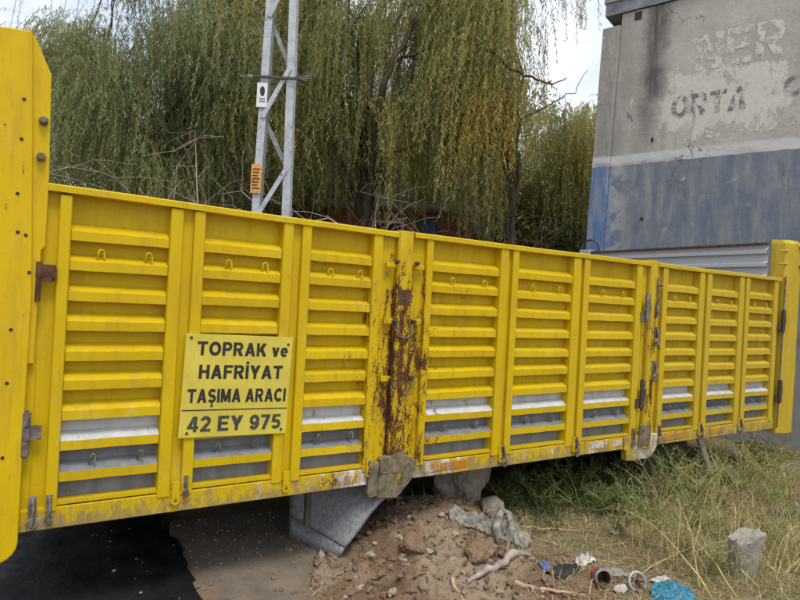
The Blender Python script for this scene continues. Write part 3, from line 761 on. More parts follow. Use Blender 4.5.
# ------------------------------------------------------------------ painted building
BANG = rad(109.0)
bld = empty('building', (7.886, .353, 0.0), BANG - math.pi)   # local +x runs to the right along the face
tag(bld, 'grey and blue painted rendered building with faded wall lettering behind the tailgate', 'building')
# local frame: x = -u, front face at y=0 looking towards -y ... check: rotated so that -y faces the camera side
def wall_mat():
    t = NT('painted_render'); p = t.pos(True); X = t.xyz(p); u = t.math('MULTIPLY', X[0], -1.); z = X[2]
    base = t.mix(t.ramp(t.noise(p, 1.5, 7, .62), .32, .68), (.47, .445, .40), (.37, .35, .315))
    base = t.mix(t.ramp(t.noise(p, 40, 5, .7), .5, .75), base, (.25, .23, .20))
    base = t.mix(t.math('MULTIPLY', t.ramp(t.noise(t.map(p, (4, 4, .5)), 1.8, 8, .7), .5, .72), .5), base, (.23, .225, .21))
    base = t.mix(t.math('MULTIPLY', t.ramp(u, 1.9, 2.5), t.ramp(t.noise(t.map(p, (2, 2, .6)), 2.4, 8, .72), .35, .65, .25, .8)), base, (.21, .205, .19))
    # white limewash left round the lettering
    reg = t.math('MULTIPLY', t.math('MULTIPLY', t.ramp(u, 1.98, 1.55), t.ramp(u, .0, .5)), t.math('MULTIPLY', t.ramp(z, 3.75, 4.15), t.ramp(z, 5.05, 4.70)))
    wn_ = t.noise(t.map(p, (1.3, 1, .8)), 4.2, 11, .74, .2)
    wht = t.ramp(t.math('ADD', wn_, t.math('MULTIPLY', reg, .19)), .60, .66)
    base = t.mix(t.math('MULTIPLY', wht, t.ramp(t.noise(p, 30, 4, .7), .25, .6, .5, .95)), base, (.58, .55, .49))
    # dark run-off stain below the eaves
    sw = t.math('MULTIPLY_ADD', t.noise(p, 2.2, 5, .6), .42, u)
    st = t.math('MULTIPLY', gauss(t, sw, t.math('MULTIPLY_ADD', t.math('SUBTRACT', z, 4.0), -.055, 2.16), .155), t.ramp(z, 3.85, 4.9, .35, 1.))
    st = t.math('MULTIPLY', st, t.ramp(t.noise(t.map(p, (5, 5, .6)), 3, 6, .7), .25, .6, .5, 1.))
    base = t.mix(t.math('MULTIPLY', st, .92), base, (.055, .052, .048))
    # blue dado
    zz = t.math('MULTIPLY_ADD', t.noise(p, 7, 5, .7), .05, t.math('SUBTRACT', z, .025))
    white = t.math('MULTIPLY', t.ramp(zz, 3.83, 3.79), t.ramp(t.noise(t.map(p, (.8, 1, 3)), 2.5, 7, .7), .36, .52, .12, .95))
    base = t.mix(white, base, (.52, .52, .50))
    blue = t.mix(t.ramp(t.noise(t.map(p, (2.5, 2.5, .7)), 1.6, 7, .65), .32, .68), (.118, .146, .195), (.19, .207, .232))
    blue = t.mix(t.math('MULTIPLY', t.ramp(u, 2.25, 2.46), .8), blue, (.075, .16, .36))
    blue = t.mix(t.math('MULTIPLY', t.ramp(t.noise(t.map(p, (3, 3, .5)), 2.2, 8, .7), .45, .7), .7), blue, (.30, .30, .29))
    blue = t.mix(t.ramp(t.noise(p, 5.2, 9, .74), .60, .68), blue, (.36, .36, .34))
    pale = t.math('MULTIPLY', gauss(t, u, 2.32, .15), t.ramp(t.noise(p, 4, 7, .7), .42, .56))
    blue = t.mix(t.math('MULTIPLY', pale, .8), blue, (.37, .37, .34))
    lowd = t.ramp(t.math('ADD', t.noise(p, 2.3, 6, .65), t.math('MULTIPLY', t.ramp(z, 1.9, .6), .35)), .56, .72)
    blue = t.mix(t.math('MULTIPLY', lowd, .85), blue, (.27, .265, .25))
    c = t.mix(t.ramp(zz, 3.672, 3.656), base, blue)
    wv_ = t.n('ShaderNodeVectorMath', operation='ADD'); t.put(wv_.inputs[0], p); nn = t.n('ShaderNodeTexNoise'); nn.inputs['Scale'].default_value = 3.; nn.inputs['Detail'].default_value = 6.; t.put(nn.inputs['Vector'], p)
    t.put(wv_.inputs[1], nn.outputs['Color'])
    ck = t.math('MULTIPLY', t.ramp(t.vor(wv_.outputs[0], .85, 'DISTANCE_TO_EDGE'), .008, .002), t.ramp(t.noise(p, 1.1, 3), .5, .6))
    c = t.mix(t.math('MULTIPLY', ck, .75), c, (.10, .095, .09))
    t.bump(t.math('SUBTRACT', t.math('ADD', t.math('ADD', t.noise(p, 14, 8, .7), t.math('MULTIPLY', wht, .5)), t.math('MULTIPLY', t.noise(p, 2.5, 3), 2.)), ck), .45, .015)
    return t.fin(c, .88, 0, .2)
MAT['wall'] = wall_mat()
def worn_paint(name, col, lo, hi):
    t = NT(name); p = t.pos(True); t.fin(col, .85, 0, .2)
    m = t.math('MULTIPLY', t.ramp(t.noise(p, 9, 8, .72), lo, hi), t.ramp(t.noise(p, 3, 4), .3, .5, .55, 1))
    tr = t.n('ShaderNodeBsdfTransparent'); mxs = t.n('ShaderNodeMixShader'); t.put(mxs.inputs[0], m)
    t.put(mxs.inputs[1], tr.outputs[0]); t.put(mxs.inputs[2], t.b.outputs[0]); t.put(t.out.inputs[0], mxs.outputs[0]); return t.mat
MAT['wpaint'] = worn_paint('faded_white_wall_paint', (.58, .55, .50), .39, .55)
MAT['dpaint'] = worn_paint('faded_dark_wall_paint', (.17, .175, .175), .43, .60)
MAT['wpaint2'] = worn_paint('very_faded_white_wall_paint', (.55, .53, .48), .42, .58)
lean = -.028
def leanz(mb, k=lean):
    mb.v = [(x+(z-3.0)*k*-1*0 + (z-2.5)*.030, y, z) for x, y, z in mb.v]; return mb
wl = MB().box(-2.46, 9.0, 0, 6.0, -.2, 5.86)
leanz(wl).build('wall', MAT['wall'], bld)
leanz(MB().box(-2.72, -2.466, -.035, 6.0, -.2, 5.70)).build('pilaster', MAT['wall'], bld, .01)
leanz(MB().box(-2.70, 9.1, -.03, 6.1, 5.872, 6.05)).build('eaves_fascia', plain('weathered_blue_grey_fascia', (.20, .215, .235), .7, .4, 4), bld)
leanz(MB().box(-2.72, 9.1, -.05, 6.2, 6.055, 6.12)).build('roof_slab', MAT['concrete'], bld)
for (x, z, w_, h_) in ((-2.28, 5.72, .10, .12), (-1.92, 3.95, .035, .06), (-1.98, 2.86, .05, .045)):
    leanz(MB().box(x, x+w_, -.004, .02, z, z+h_)).build('wall_hole', MAT['cable'], bld)
def ltext(s, x0, x1, zb, cap, m, bo=.02, slope=0.):
    me = fit_text(s, x0, x1, zb, cap, MAT[m], bo, -.004)
    for v in me.vertices: v.co.x += (v.co.z-2.5)*.030; v.co.z += (v.co.x-x0)*slope
    link('wall_lettering', me, bld)
SHX = -.06
ltext('NER', -1.36+SHX, -.34+SHX, 4.83, .48, 'wpaint', .045); ltext('K', -2.28, -2.18, 4.28, .16, 'dpaint', .01)
ltext('ORTA', -1.68, -.78, 4.235, .30, 'dpaint', .028); ltext('OK', -.38, .10, 4.32, .25, 'dpaint', .02)
ltext('42', -.74, -.42, 3.93, .22, 'wpaint2'); ltext('0', -.28, -.12, 3.94, .22, 'wpaint2'); ltext('92', -1.24, -.92, 3.91, .18, 'wpaint2', .03)

# ------------------------------------------------------------------ lattice pylon
PY = at(268, 285, 7.6); PYX, PYY = PY[0], PY[1]
pyl = empty('lattice_pylon', (PYX, PYY, GZ(PYX, PYY)), YAW - math.pi/2)
tag(pyl, 'galvanised steel lattice power pole with warning plates in front of the willows', 'pylon')
HH = 9.0
def legx(z): return .232 - .0165*z     # half spacing of the leg centres
for s in (-1, 1):
    mb = MB()
    for i in range(1):
        z0, z1 = -.1, HH; xa, xb = s*legx(z0), s*legx(z1); w = .047; th = .010; d = .16
        def bar(x0, x1, y0, y1):
            v = [(xa+x0, y0, z0), (xa+x1, y0, z0), (xa+x1, y1, z0), (xa+x0, y1, z0), (xb+x0, y0, z1), (xb+x1, y0, z1), (xb+x1, y1, z1), (xb+x0, y1, z1)]
            mb.add(v, [(0, 3, 2, 1), (4, 5, 6, 7), (0, 1, 5, 4), (1, 2, 6, 5), (2, 3, 7, 6), (3, 0, 4, 7)])
        bar(-w, w, -d/2, -d/2+th)
        bar(-w, w, d/2-th, d/2)
        bar(*((w-th, w) if s < 0 else (-w, -w+th)), -d/2+.0105, d/2-.0105)
    mb.build('leg', MAT['galv'], pyl)
step = float(at(268, 70, 7.6)[2]-at(268, 120, 7.6)[2]); z = float(at(268, 119, 7.6)[2]); k = 0
while z > 2*step: z -= 2*step
while z < HH-step:
    a = legx(z)-.01; b = legx(z+step)-.01; s = -1 if k % 2 == 0 else 1
    p0 = Vector((s*a, 0, z)); p1 = Vector((-s*b, 0, z+step)); t_ = (p1-p0).normalized(); nrm = Vector((-t_.z, 0, t_.x))*.028
    y = -.092 if k % 2 == 0 else .092; mb = MB()
    v = []
    for yy in (y-.006, y+.006):
        for p in (p0-nrm, p0+nrm, p1+nrm, p1-nrm): v.append((p.x, yy, p.z))
    mb.add(v, [(0, 1, 2, 3), (7, 6, 5, 4), (0, 4, 5, 1), (1, 5, 6, 2), (2, 6, 7, 3), (3, 7, 4, 0)])
    mb.build('lattice_bar', MAT['galv'] if k % 2 == 0 else MAT['galv_old'], pyl); z += step; k += 1
def pyz(py): return float(at(268, py, 7.6)[2]-pyl.location.z)
zc = pyz(80)
mb = MB().box(-.30, .30, -.125, -.100, zc-.016, zc+.012); mb.box(-.30, .30, .100, .125, zc-.016, zc+.012)
cb = mb.build('climbing_guard', MAT['darksteel'], pyl)
for k in range(9):
    a = random.uniform(-.15, .15); s = -1 if k % 2 else 1
    MB().tube([(s*.26, -.11, zc), (s*(.36+random.uniform(0, .12)), -.13+a, zc+random.uniform(-.01, .06))], .004, 4).build('spike', MAT['galv_old'], cb)
zp = pyz(98); lx0 = -legx(zp)
pl = MB().box(lx0-.075, lx0+.055, -.105, -.098, zp-.15, zp+.155).build('warning_plate', MAT['label_white'], pyl)
mb = MB()
mb.prism([(lx0-.035, zp+.03), (lx0-.02, zp-.01), (lx0+.012, zp-.01), (lx0+.022, zp+.03), (lx0+.022, zp+.075), (lx0+.005, zp+.11), (lx0-.02, zp+.105), (lx0-.038, zp+.08)], -.1075, -.1045)
mb.build('pictogram', MAT['ink'], pl)
for q in range(2): MB().box(lx0-.045, lx0+.03, -.107, -.1045, zp-.055-.03*q, zp-.042-.03*q).build('print_line', MAT['ink_num'], pl)
zp = pyz(180); lx0 = -legx(zp)
pl = MB().box(lx0-.078, lx0+.052, -.105, -.098, zp-.19, zp+.17).build('notice_plate', MAT['label_orange'], pyl)
for q in range(7): MB().box(lx0-.06, lx0+.03-.012*(q % 3), -.107, -.1045, zp+.10-.04*q, zp+.118-.04*q).build('print_line', MAT['rust'], pl)
# wires crossing the sky
for i, (xa, xb) in enumerate(((16, 4), (52, 44), (66, 56), (79, 68), (95, 82))):
    a = at(xb, 60, 60); b = at(xa, 0, 32); d = (b-a)
    P0 = a - d*.4; P1 = b + d*.8
    pts = [P0+(P1-P0)*t_ + np.array([0, 0, -1.2*4*t_*(1-t_)*.0]) for t_ in np.linspace(0, 1, 6)]
    o = MB().tube(pts, .013, 4).build('power_line', MAT['cable'])
    tag(o, 'thin overhead power line against the pale sky', 'cable', 'overhead power lines')

# ------------------------------------------------------------------ trees
def leaf_quads(P, D, ln, wd, rng):
    """diamond leaves at P along D"""
    n = len(P); r = rng.normal(size=(n, 3)); S = np.cross(D, r); S /= np.linalg.norm(S, axis=1)[:, None]+1e-9
    mid = P + D*(ln*.45)[:, None]
    V = np.empty((n, 4, 3)); V[:, 0] = P; V[:, 1] = mid+S*(wd*.5)[:, None]; V[:, 2] = P+D*ln[:, None]; V[:, 3] = mid-S*(wd*.5)[:, None]
    return V.reshape(-1, 3), np.arange(4*n).reshape(n, 4)
def strands(starts, lens, drift, rng, gap=.028, leaf=(.075, .013), tint=None, spread=.75):
    """hanging willow rods with alternating narrow leaves"""
    PV = []; FV = []; TV = []; MI = []; base = 0
    for s, L_, d, tn in zip(starts, lens, drift, tint):
        n = max(6, int(L_/gap)); t_ = np.linspace(.02, 1, n)
        w = rng.uniform(0, 6.28, 2); A = rng.uniform(.01, .05)
        bow = (1-np.exp(-3*t_))
        P = np.stack([s[0]+d[0]*bow+A*np.sin(3*t_*L_+w[0]), s[1]+d[1]*bow+A*np.sin(3*t_*L_+w[1]), s[2]+.10*np.sin(np.pi*np.minimum(1, t_*2.2))-L_*t_**1.15], 1)
        az = rng.uniform(0, 6.28, n); sd_ = rng.uniform(.35, 1.0, n)*spread
        D = np.stack([np.cos(az)*sd_, np.sin(az)*sd_, -np.ones(n)*rng.uniform(.5, 1.1, n)], 1); D /= np.linalg.norm(D, axis=1)[:, None]
        ll = leaf[0]*rng.uniform(.6, 1.25, n); ww = leaf[1]*rng.uniform(.7, 1.3, n)
        v, f = leaf_quads(P, D, ll, ww, rng)
        PV.append(v); FV.append(f+base); base += len(v); TV.append(np.repeat(np.clip(tn+rng.normal(0, .09, n), 0, 1), 4)); MI.append(np.zeros(n))
        # the rod itself as a thin ribbon
        k = 7; idx = np.linspace(0, n-1, k).astype(int); Q = P[idx]; wv = np.array([math.cos(w[0]), math.sin(w[0]), 0])*.0028
        rv = np.empty((2*k, 3)); rv[0::2] = Q-wv; rv[1::2] = Q+wv
        rf = np.array([[2*i, 2*i+1, 2*i+3, 2*i+2] for i in range(k-1)])
        PV.append(rv); FV.append(rf+base); base += len(rv); TV.append(np.full(2*k, .5)); MI.append(np.ones(k-1))
    return np.concatenate(PV), np.concatenate(FV), np.concatenate(TV), np.concatenate(MI)
def limb(mb, p0, p1, r0, r1, rise, n=7, wob=.08, rr=random, sides=5):
    p0 = Vector(p0); p1 = Vector(p1); pts = []; rs = []
    for i in range(n+1):
        t_ = i/n; p = p0.lerp(p1, t_); p.z += rise*math.sin(math.pi*t_); 
        if 0 < i < n: p += Vector((rr.uniform(-wob, wob), rr.uniform(-wob, wob), rr.uniform(-wob, wob)))
        pts.append(p); rs.append(r0+(r1-r0)*t_)
    mb.tube(pts, rs, sides); return pts
def YLIM(x): return float(np.interp(x, [0, 190, 225, 350, 400, 470, 505, 560, 575, 800], [400, 400, 200, 185, 230, 235, 215, 195, 400, 400]))
def willow(px, depth, spots, label, leafmat, seed, trunk_r=.17, nrod=16, cl_r=.38, len_rng=(.8, 2.2), tint_fn=None, gap=.028, leaf=(.075, .013), trunk_lean=(0, 0), trunk_top=None, group=None, fronts=()):
    """spots: list of (px, py, ddepth, weight) boxes already sampled -> 3d cluster heads"""
    rng = np.random.default_rng(seed); rr = random.Random(seed)
    b = at(px, 300, depth); base = np.array([b[0], b[1], 0.0]); base[2] = GZ(base[0], base[1])
    root = empty('willow_tree', tuple(base)); tag(root, label, 'tree', group)
    heads = []
    for (xa, xb, ya, yb, dd, n) in spots:
        for _ in range(n):
            heads.append((rr.uniform(xa, xb), rr.uniform(ya, yb), depth+rr.uniform(-dd, dd)))
    S = []; Ls = []; Dr = []; T = []; H3 = []
    for hx, hy, hd in heads:
        h = at(hx, hy, hd)
        if h[2] < 2.2: continue
        H3.append(h); out = (h-base); out[2] = 0; out = out/(np.linalg.norm(out)+1e-6)
        tn = tint_fn(hx, hy, rr)
        m = int(nrod*rr.uniform(.5, 1.5)); Lc = rr.uniform(*len_rng); cd = rng.normal(0, .22, 3)
        yl = YLIM(hx)+rr.gauss(0, 18); Lc = min(Lc, max(.35, (yl-hy)/FPX*hd))
        for _ in range(m):
            o = rng.normal(0, cl_r*.55, 3); o[2] *= .6
            s = h+o; L_ = min(Lc*rr.uniform(.6, 1.25), s[2]-rr.uniform(.7, 1.6))
            if L_ < .3: continue
            S.append(s); Ls.append(L_); Dr.append(out*rr.uniform(0, .7)+cd+rng.normal(0, .14, 3)); T.append(tn+rr.uniform(-.1, .1))
    V, F, Tn, MI = strands(S, Ls, Dr, rng, gap, leaf, T)
    V = V - base[None, :]
    link('crown', np_mesh('crown', V, F, [leafmat, MAT['twig_yellow']], MI, {'tint': Tn}), root)
    # trunk and limbs up to the heads
    mb = MB(); top = Vector((trunk_lean[0], trunk_lean[1], trunk_top or 4.2))
    pts = limb(mb, (0, 0, -.1), top, trunk_r, trunk_r*.6, 0, 8, .07, rr, 8)
    tr_ = mb.build('trunk', MAT['bark'], root)
    hs = [Vector(h-base) for h in H3]; rr.shuffle(hs)
    ends = []
    for h in hs[:13]:
        mb = MB(); st = top.lerp(Vector((0, 0, top.z*.45)), rr.uniform(0, .9)); st = Vector((top.x*st.z/top.z, top.y*st.z/top.z, st.z))
        p = limb(mb, st, h, trunk_r*rr.uniform(.25, .45), .018, rr.uniform(.2, .7), 8, .10, rr, 6); ends += p[3:]
        mb.build('limb', MAT['bark'], tr_)
    for pl_, r0, r1 in fronts:
        q_ = [Vector(at(x_, y_, depth-d_)-base) for x_, y_, d_ in pl_]; fine = []
        for i in range(len(q_)-1):
            for k in range(4): fine.append(q_[i].lerp(q_[i+1], k/4)+Vector((rr.gauss(0, .02), rr.gauss(0, .02), rr.gauss(0, .02))))
        fine.append(q_[-1]); MB().tube(fine, [r0+(r1-r0)*i/(len(fine)-1) for i in range(len(fine))], 6).build('limb', MAT['bark'], tr_)
    mb = MB()
    for h in hs[13:]:
        e = min(ends, key=lambda q: (q-h).length)
        limb(mb, e, h, .016, .006, .12, 4, .06, rr, 4)
    o = mb.build('twigs', MAT['bark'], tr_); o['kind'] = 'stuff'
    return root
def tint_left(x, y, rr): return max(0, rr.gauss(.38, .16)) + (.35 if (150 < x < 185 and y > 120) or (x > 225 and rr.random() < .5) else 0)
def tint_mid(x, y, rr):
    return max(0, rr.gauss(.38, .14)) + (.16 if x < 300 or x > 440 else 0)
def tint_right(x, y, rr):
    yl = max(0, 1-abs(x-515)/45)*(.8 if 10 < y < 150 else .3)*(1.25 if rr.random() < .7 else .05)
    return min(1, max(0, rr.gauss(.40, .13)) + .55*yl*rr.uniform(.4, 1.1) + (.1 if x > 470 else 0))
willow(110, 10.5, [(48, 120, 24, 60, .9, 18), (55, 135, 60, 150, 1.0, 26), (125, 265, -60, 30, 1.2, 24), (125, 270, 30, 120, 1.2, 30), (60, 230, 120, 185, 1.0, 20)],
       'dense grey green willow beside the yellow bulkhead', MAT['leaf_grey'], 11, fronts=[([(112, 150, .3), (118, 108, 1.2), (135, 122, 1.5), (158, 133, 1.6), (182, 131, 1.5), (205, 142, 1.3)], .022, .008), ([(150, 140, .5), (185, 90, 1.2), (230, 60, 1.5), (262, 40, 1.2)], .02, .006), ([(190, 170, .8), (215, 110, 1.4), (238, 60, 1.4)], .014, .005)], tint_fn=tint_left, nrod=44, len_rng=(.5, 1.5), leaf=(.085, .0145), cl_r=.45, gap=.025, trunk_lean=(.5, -.2))
willow(375, 11.0, [(250, 480, -90, -20, 1.2, 34), (240, 480, -20, 60, 1.3, 50), (290, 470, 60, 130, 1.2, 24), (300, 350, 110, 150, .8, 6), (420, 470, 110, 150, .8, 6)],
       'tall weeping willow with dark bent trunk behind the middle gate', MAT['leaf'], 23, fronts=[([(365, 225, .6), (372, 180, .8), (374, 118, 1.3), (384, 88, 1.5), (394, 55, 1.4), (420, 10, .8)], .065, .04), ([(372, 150, .9), (392, 152, 1.4), (420, 143, 1.6), (442, 120, 1.4)], .022, .009), ([(374, 118, 1.3), (340, 85, 1.5), (318, 80, 1.5), (300, 100, 1.4)], .025, .008), ([(330, 105, 1.2), (335, 70, 1.5), (352, 30, 1.3)], .02, .008), ([(394, 60, 1.4), (432, 45, 1.5), (462, 20, 1.2)], .03, .01), ([(350, 228, .5), (346, 195, .7), (335, 150, 1.0)], .06, .02)], tint_fn=tint_mid, nrod=36, len_rng=(.7, 2.1), leaf=(.085, .0145), cl_r=.42, gap=.025, trunk_lean=(-.15, .5), trunk_r=.15, trunk_top=4.6)
willow(505, 10.0, [(445, 520, -110, -30, 1.0, 22), (450, 522, -30, 45, 1.0, 22), (462, 520, 45, 110, .9, 14), (545, 562, -95, -55, .4, 3)],
       'weeping willow with yellow autumn strands near the painted building', MAT['leaf'], 37, fronts=[([(455, 30, .6), (472, 37, 1.1), (500, 58, 1.3), (525, 76, 1.3), (546, 84, 1.1), (566, 78, .9)], .035, .008), ([(505, 160, .2), (470, 120, .9), (452, 95, 1.1), (450, 60, .9)], .03, .01), ([(520, 120, .4), (548, 105, .8), (575, 92, .8), (588, 70, .7)], .012, .004)], tint_fn=tint_right, nrod=26, leaf=(.085, .0145), len_rng=(.7, 1.8), cl_r=.34, trunk_lean=(.2, .1), trunk_r=.075)
willow(585, 13.0, [(545, 600, 108, 150, .9, 22), (525, 600, 140, 190, .9, 22)],
       'low yellow green willow beside the building corner', MAT['leaf'], 41, tint_fn=lambda x, y, rr: rr.gauss(.64, .1), nrod=32, leaf=(.085, .0145), len_rng=(.7, 1.5), trunk_r=.09, trunk_top=2.6)
# broad trees further back that close the gaps
def back_tree(px, depth, rx, h, seed, n=30000):
    rng = np.random.default_rng(seed); rr = random.Random(seed)
    b = at(px, 300, depth); base = np.array([b[0], b[1], 0.0])
    root = empty('background_tree', tuple(base)); tag(root, 'dark leafy tree in the row behind the willows', 'tree', 'dark trees behind the willows')
    C = []
    for _ in range(46):
        a = rng.uniform(0, 6.28); q = rng.uniform(0, 1)**.5; z = rng.uniform(.06, .95)*h
        C.append((math.cos(a)*rx*q*math.sqrt(max(.1, 1-(z/h-.45)**2*2.2)), math.sin(a)*rx*q*.8, z, rng.uniform(.5, 1.0)))
    C = np.array(C); ci = rng.integers(0, len(C), n)
    o = rng.normal(size=(n, 3)); o /= np.linalg.norm(o, axis=1)[:, None]; o *= (rng.uniform(.35, 1.05, n)**.6)[:, None]
    P = C[ci, :3]+o*C[ci, 3][:, None]*np.array([1, 1, .8]); P[:, 2] = np.maximum(P[:, 2], .1)
    D = rng.normal(size=(n, 3)); D[:, 2] -= .8; D /= np.linalg.norm(D, axis=1)[:, None]
    v, f = leaf_quads(P, D, rng.uniform(.12, .22, n), rng.uniform(.03, .055, n), rng)
    tn = np.repeat(np.clip(rng.normal(.4, .2, n)+(C[ci, 3]-.75)*.4, 0, 1), 4)
    link('crown', np_mesh('crown', v, f, MAT['leaf_dark'], None, {'tint': tn}), root)
    mb = MB(); limb(mb, (0, 0, -.1), (rr.uniform(-.3, .3), 0, h*.7), .16, .05, 0, 6, .08, rr, 6)
    for c in C[:10]: limb(mb, (0, 0, h*rr.uniform(.2, .6)), tuple(c[:3]), .05, .012, .2, 5, .08, rr, 5)
    mb.build('trunk', MAT['bark'], root)
for i, (px, d, rx, h) in enumerate(((75, 16, 2.2, 5.6), (190, 17, 2.4, 7.6), (300, 18, 2.4, 8.2), (405, 17.5, 2.4, 8.4), (500, 17, 2.1, 7.4), (580, 20, 2.0, 4.6), (235, 13.5, 1.6, 5.0), (330, 14, 1.6, 4.8), (440, 14.5, 1.7, 4.8), (530, 13.5, 1.5, 4.4))): back_tree(px, d, rx, h, 100+i)

# bare bushes between the truck body and the willows
def bare_bush(px, depth, h, n, label, mat, seed, arch=.5, spread=.9, thick=.014):
    rr = random.Random(seed); b = at(px, 300, depth); base = Vector((b[0], b[1], 0)); base.z = GZ(base.x, base.y)
    root = empty('bare_bush', base); tag(root, label, 'bush', 'bare bushes behind the truck body')
    def okp(v):
        w = np.array(base)+np.array(v)-CAM; return 400+FPX*(w@_r)/(w@_fw) < 578
    stems = MB(); tw = MB()
    for i in range(n):
        a = rr.uniform(0, 6.28); el = rr.uniform(.75, 1.4); d = Vector((math.cos(a)*math.cos(el)*spread, math.sin(a)*math.cos(el)*spread, math.sin(el)))
        p = Vector((rr.uniform(-.25, .25), rr.uniform(-.25, .25), 0)); pts = [p.copy()]; L_ = h*rr.uniform(.6, 1.15); k = 9
        bend = Vector((rr.uniform(-1, 1), rr.uniform(-1, 1), 0))*arch
        for j in range(k):
            d = (d + bend*.10 + Vector((0, 0, -.05*arch*j)) + Vector((rr.gauss(0, .09), rr.gauss(0, .09), rr.gauss(0, .09)))).normalized()
            p = p+d*L_/k
            if not okp(p): break
            pts.append(p.copy())
        if len(pts) < 4: continue
        k = len(pts)-1; r0 = thick*rr.uniform(.5, 1.4)
        stems.tube(pts, [max(.003, r0*(1-.8*j/k)) for j in range(k+1)], 5)
        for q in range(14):
            j = rr.randint(2, k); s = pts[j]; e = Vector((rr.gauss(0, 1), rr.gauss(0, 1), rr.gauss(.4, .8))).normalized(); tl = rr.uniform(.3, .9); tp = [s.copy()]
            for m in range(4):
                e = (e+Vector((rr.gauss(0, .2), rr.gauss(0, .2), rr.gauss(-.08, .2)))).normalized(); s = s+e*tl/4; tp.append(s.copy())
            if all(okp(v) for v in tp): tw.tube(tp, [.005, .0042, .0035, .003, .002], 3)
    stems.build('stem', mat, root); o = tw.build('twigs', mat, root); o['kind'] = 'stuff'
bare_bush(225, 8.3, 3.9, 34, 'pale tangle of dead branches behind the lattice pole', MAT['twig_pale'], 5, 1.1, 1.2, .016)
bare_bush(300, 8.1, 4.1, 40, 'pale arching bare bush just right of the lattice pole', MAT['twig_pale'], 6, 1.2, 1.1, .02)
bare_bush(355, 8.6, 3.6, 24, 'brown bare bush in front of the leaning willow trunk', MAT['twig_dark'], 7, .9, 1.1, .018)
bare_bush(420, 9.0, 3.7, 24, 'grey bare bush below the tall willow', MAT['twig_dark'], 8, .7, 1.0)
bare_bush(515, 8.6, 4.1, 50, 'dark fan of thin bare branches near the building', MAT['twig_dark'], 9, .5, 1.1, .011)
bare_bush(470, 8.6, 3.6, 20, 'thin brownish bare bush below the yellow strands', MAT['twig_pale'], 10, .7)

# low brick garden house glimpsed through the branches
hp = at(395, 300, 12.4); hs_ = empty('garden_house', (hp[0], hp[1], 0.0), YAW-math.pi/2)
tag(hs_, 'red brick house with white balcony railing glimpsed through the bare branches', 'house')
brickm = stone_mat('old_red_brick', (.30, .125, .08), (.19, .08, .055), 6)
MB().box(-1.5, 1.5, 0, 2.4, -.1, 3.42).build('wall', brickm, hs_)
MB().box(-1.6, 1.6, -.45, 2.5, 3.425, 3.52).build('balcony_slab', MAT['concrete'], hs_)
MB().box(.42, .80, -.04, .03, 2.1, 3.3).build('shutter', plain('dark_blue_shutter', (.045, .075, .17), .5), hs_)
wnd = MB().box(-.55, .10, -.04, .02, 2.3, 3.2).build('window', MAT['label_white'], hs_)
MB().box(-.50, .05, -.05, -.035, 2.35, 3.15).build('pane', MAT['cable'], wnd)
rb = MB().tube([(0, 0, 0), (0, 0, .5)], .02, 5).mesh('railing_bar', MAT['label_white'])
for q in range(16): link('railing_bar', rb, hs_, 0, (-1.5+q*.2, -.38, 3.51))
MB().box(-1.55, 1.55, -.41, -.35, 4.0, 4.05).build('railing_top', MAT['label_white'], hs_)

# ------------------------------------------------------------------ ground things
slab = MB(); sp_ = [(.80, -.9), (1.16, -.9), (1.30, -.2), (1.62, .35), (1.75, 1.0), (.86, 1.05), (.76, .62)]
slab.column(sp_, -.05, .022)
o = slab.build('concrete_slab', MAT['slab'], None, .006); tag(o, 'dusty concrete slab lying under the front half of the truck body', 'slab')
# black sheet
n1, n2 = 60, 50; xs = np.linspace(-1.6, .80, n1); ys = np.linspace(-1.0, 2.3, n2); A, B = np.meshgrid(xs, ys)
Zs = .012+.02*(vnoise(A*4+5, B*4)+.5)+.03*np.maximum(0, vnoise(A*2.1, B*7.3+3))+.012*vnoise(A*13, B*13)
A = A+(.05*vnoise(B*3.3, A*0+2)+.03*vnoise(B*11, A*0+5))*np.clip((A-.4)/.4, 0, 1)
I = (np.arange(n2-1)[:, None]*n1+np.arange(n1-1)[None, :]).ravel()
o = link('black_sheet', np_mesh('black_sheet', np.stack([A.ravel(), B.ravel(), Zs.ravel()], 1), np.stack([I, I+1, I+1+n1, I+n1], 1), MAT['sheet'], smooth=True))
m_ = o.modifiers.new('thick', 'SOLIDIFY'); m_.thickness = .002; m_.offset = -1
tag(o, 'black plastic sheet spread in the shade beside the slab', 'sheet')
# boulder below the middle gate
def rock(name, label, x, y, r, seed, mat, sq=(1, 1, 1), sub=2, amp=.16, sink=.25, cat='rock', group=None):
    mb = MB().blob((0, 0, 0), r, sub, amp, 0, seed, sq)
    o = mb.build(name, mat); o.location = (x, y, GZ(x, y)+r*sq[2]*(1-sink)); o.rotation_euler = (0, 0, seed*1.3)
    tag(o, label, cat, group); return o
rock('boulder', 'big rough boulder propped under the middle of the truck body', 2.80, .42, .26, 5, MAT['rock'], (.72, .62, 1.1), 3, .20, .30)
rock('boulder', 'small lumpy boulder beside the dusty sack under the sill', 2.86, .12, .10, 8, MAT['rock'], (1.2, .9, .7), 2, .12)
stones = [(435, 556), (428, 560), (452, 566), (470, 548), (404, 565), (446, 532), (409, 532), (441, 531), (389, 510), (418, 580), (462, 575), (488, 566), (392, 590), (370, 560), (360, 582), (480, 587), (290, 580), (455, 545), (500, 590), (425, 545), (399, 545), (300, 560)]
for i, (px, py) in enumerate(stones):
    d = _fw + _r*(px-400)/FPX + _u*(300-py)/FPX; t_ = (0.06-CAM[2])/d[2]; P_ = CAM+d*t_
    rock('stone', 'pale stone lying loose on the brown soil', P_[0], P_[1], random.uniform(.010, .024), 20+i, MAT['stone'], (random.uniform(1, 1.6), random.uniform(.7, 1.1), random.uniform(.5, .8)), 1, .26, .3, 'stone', 'loose stones on the soil')
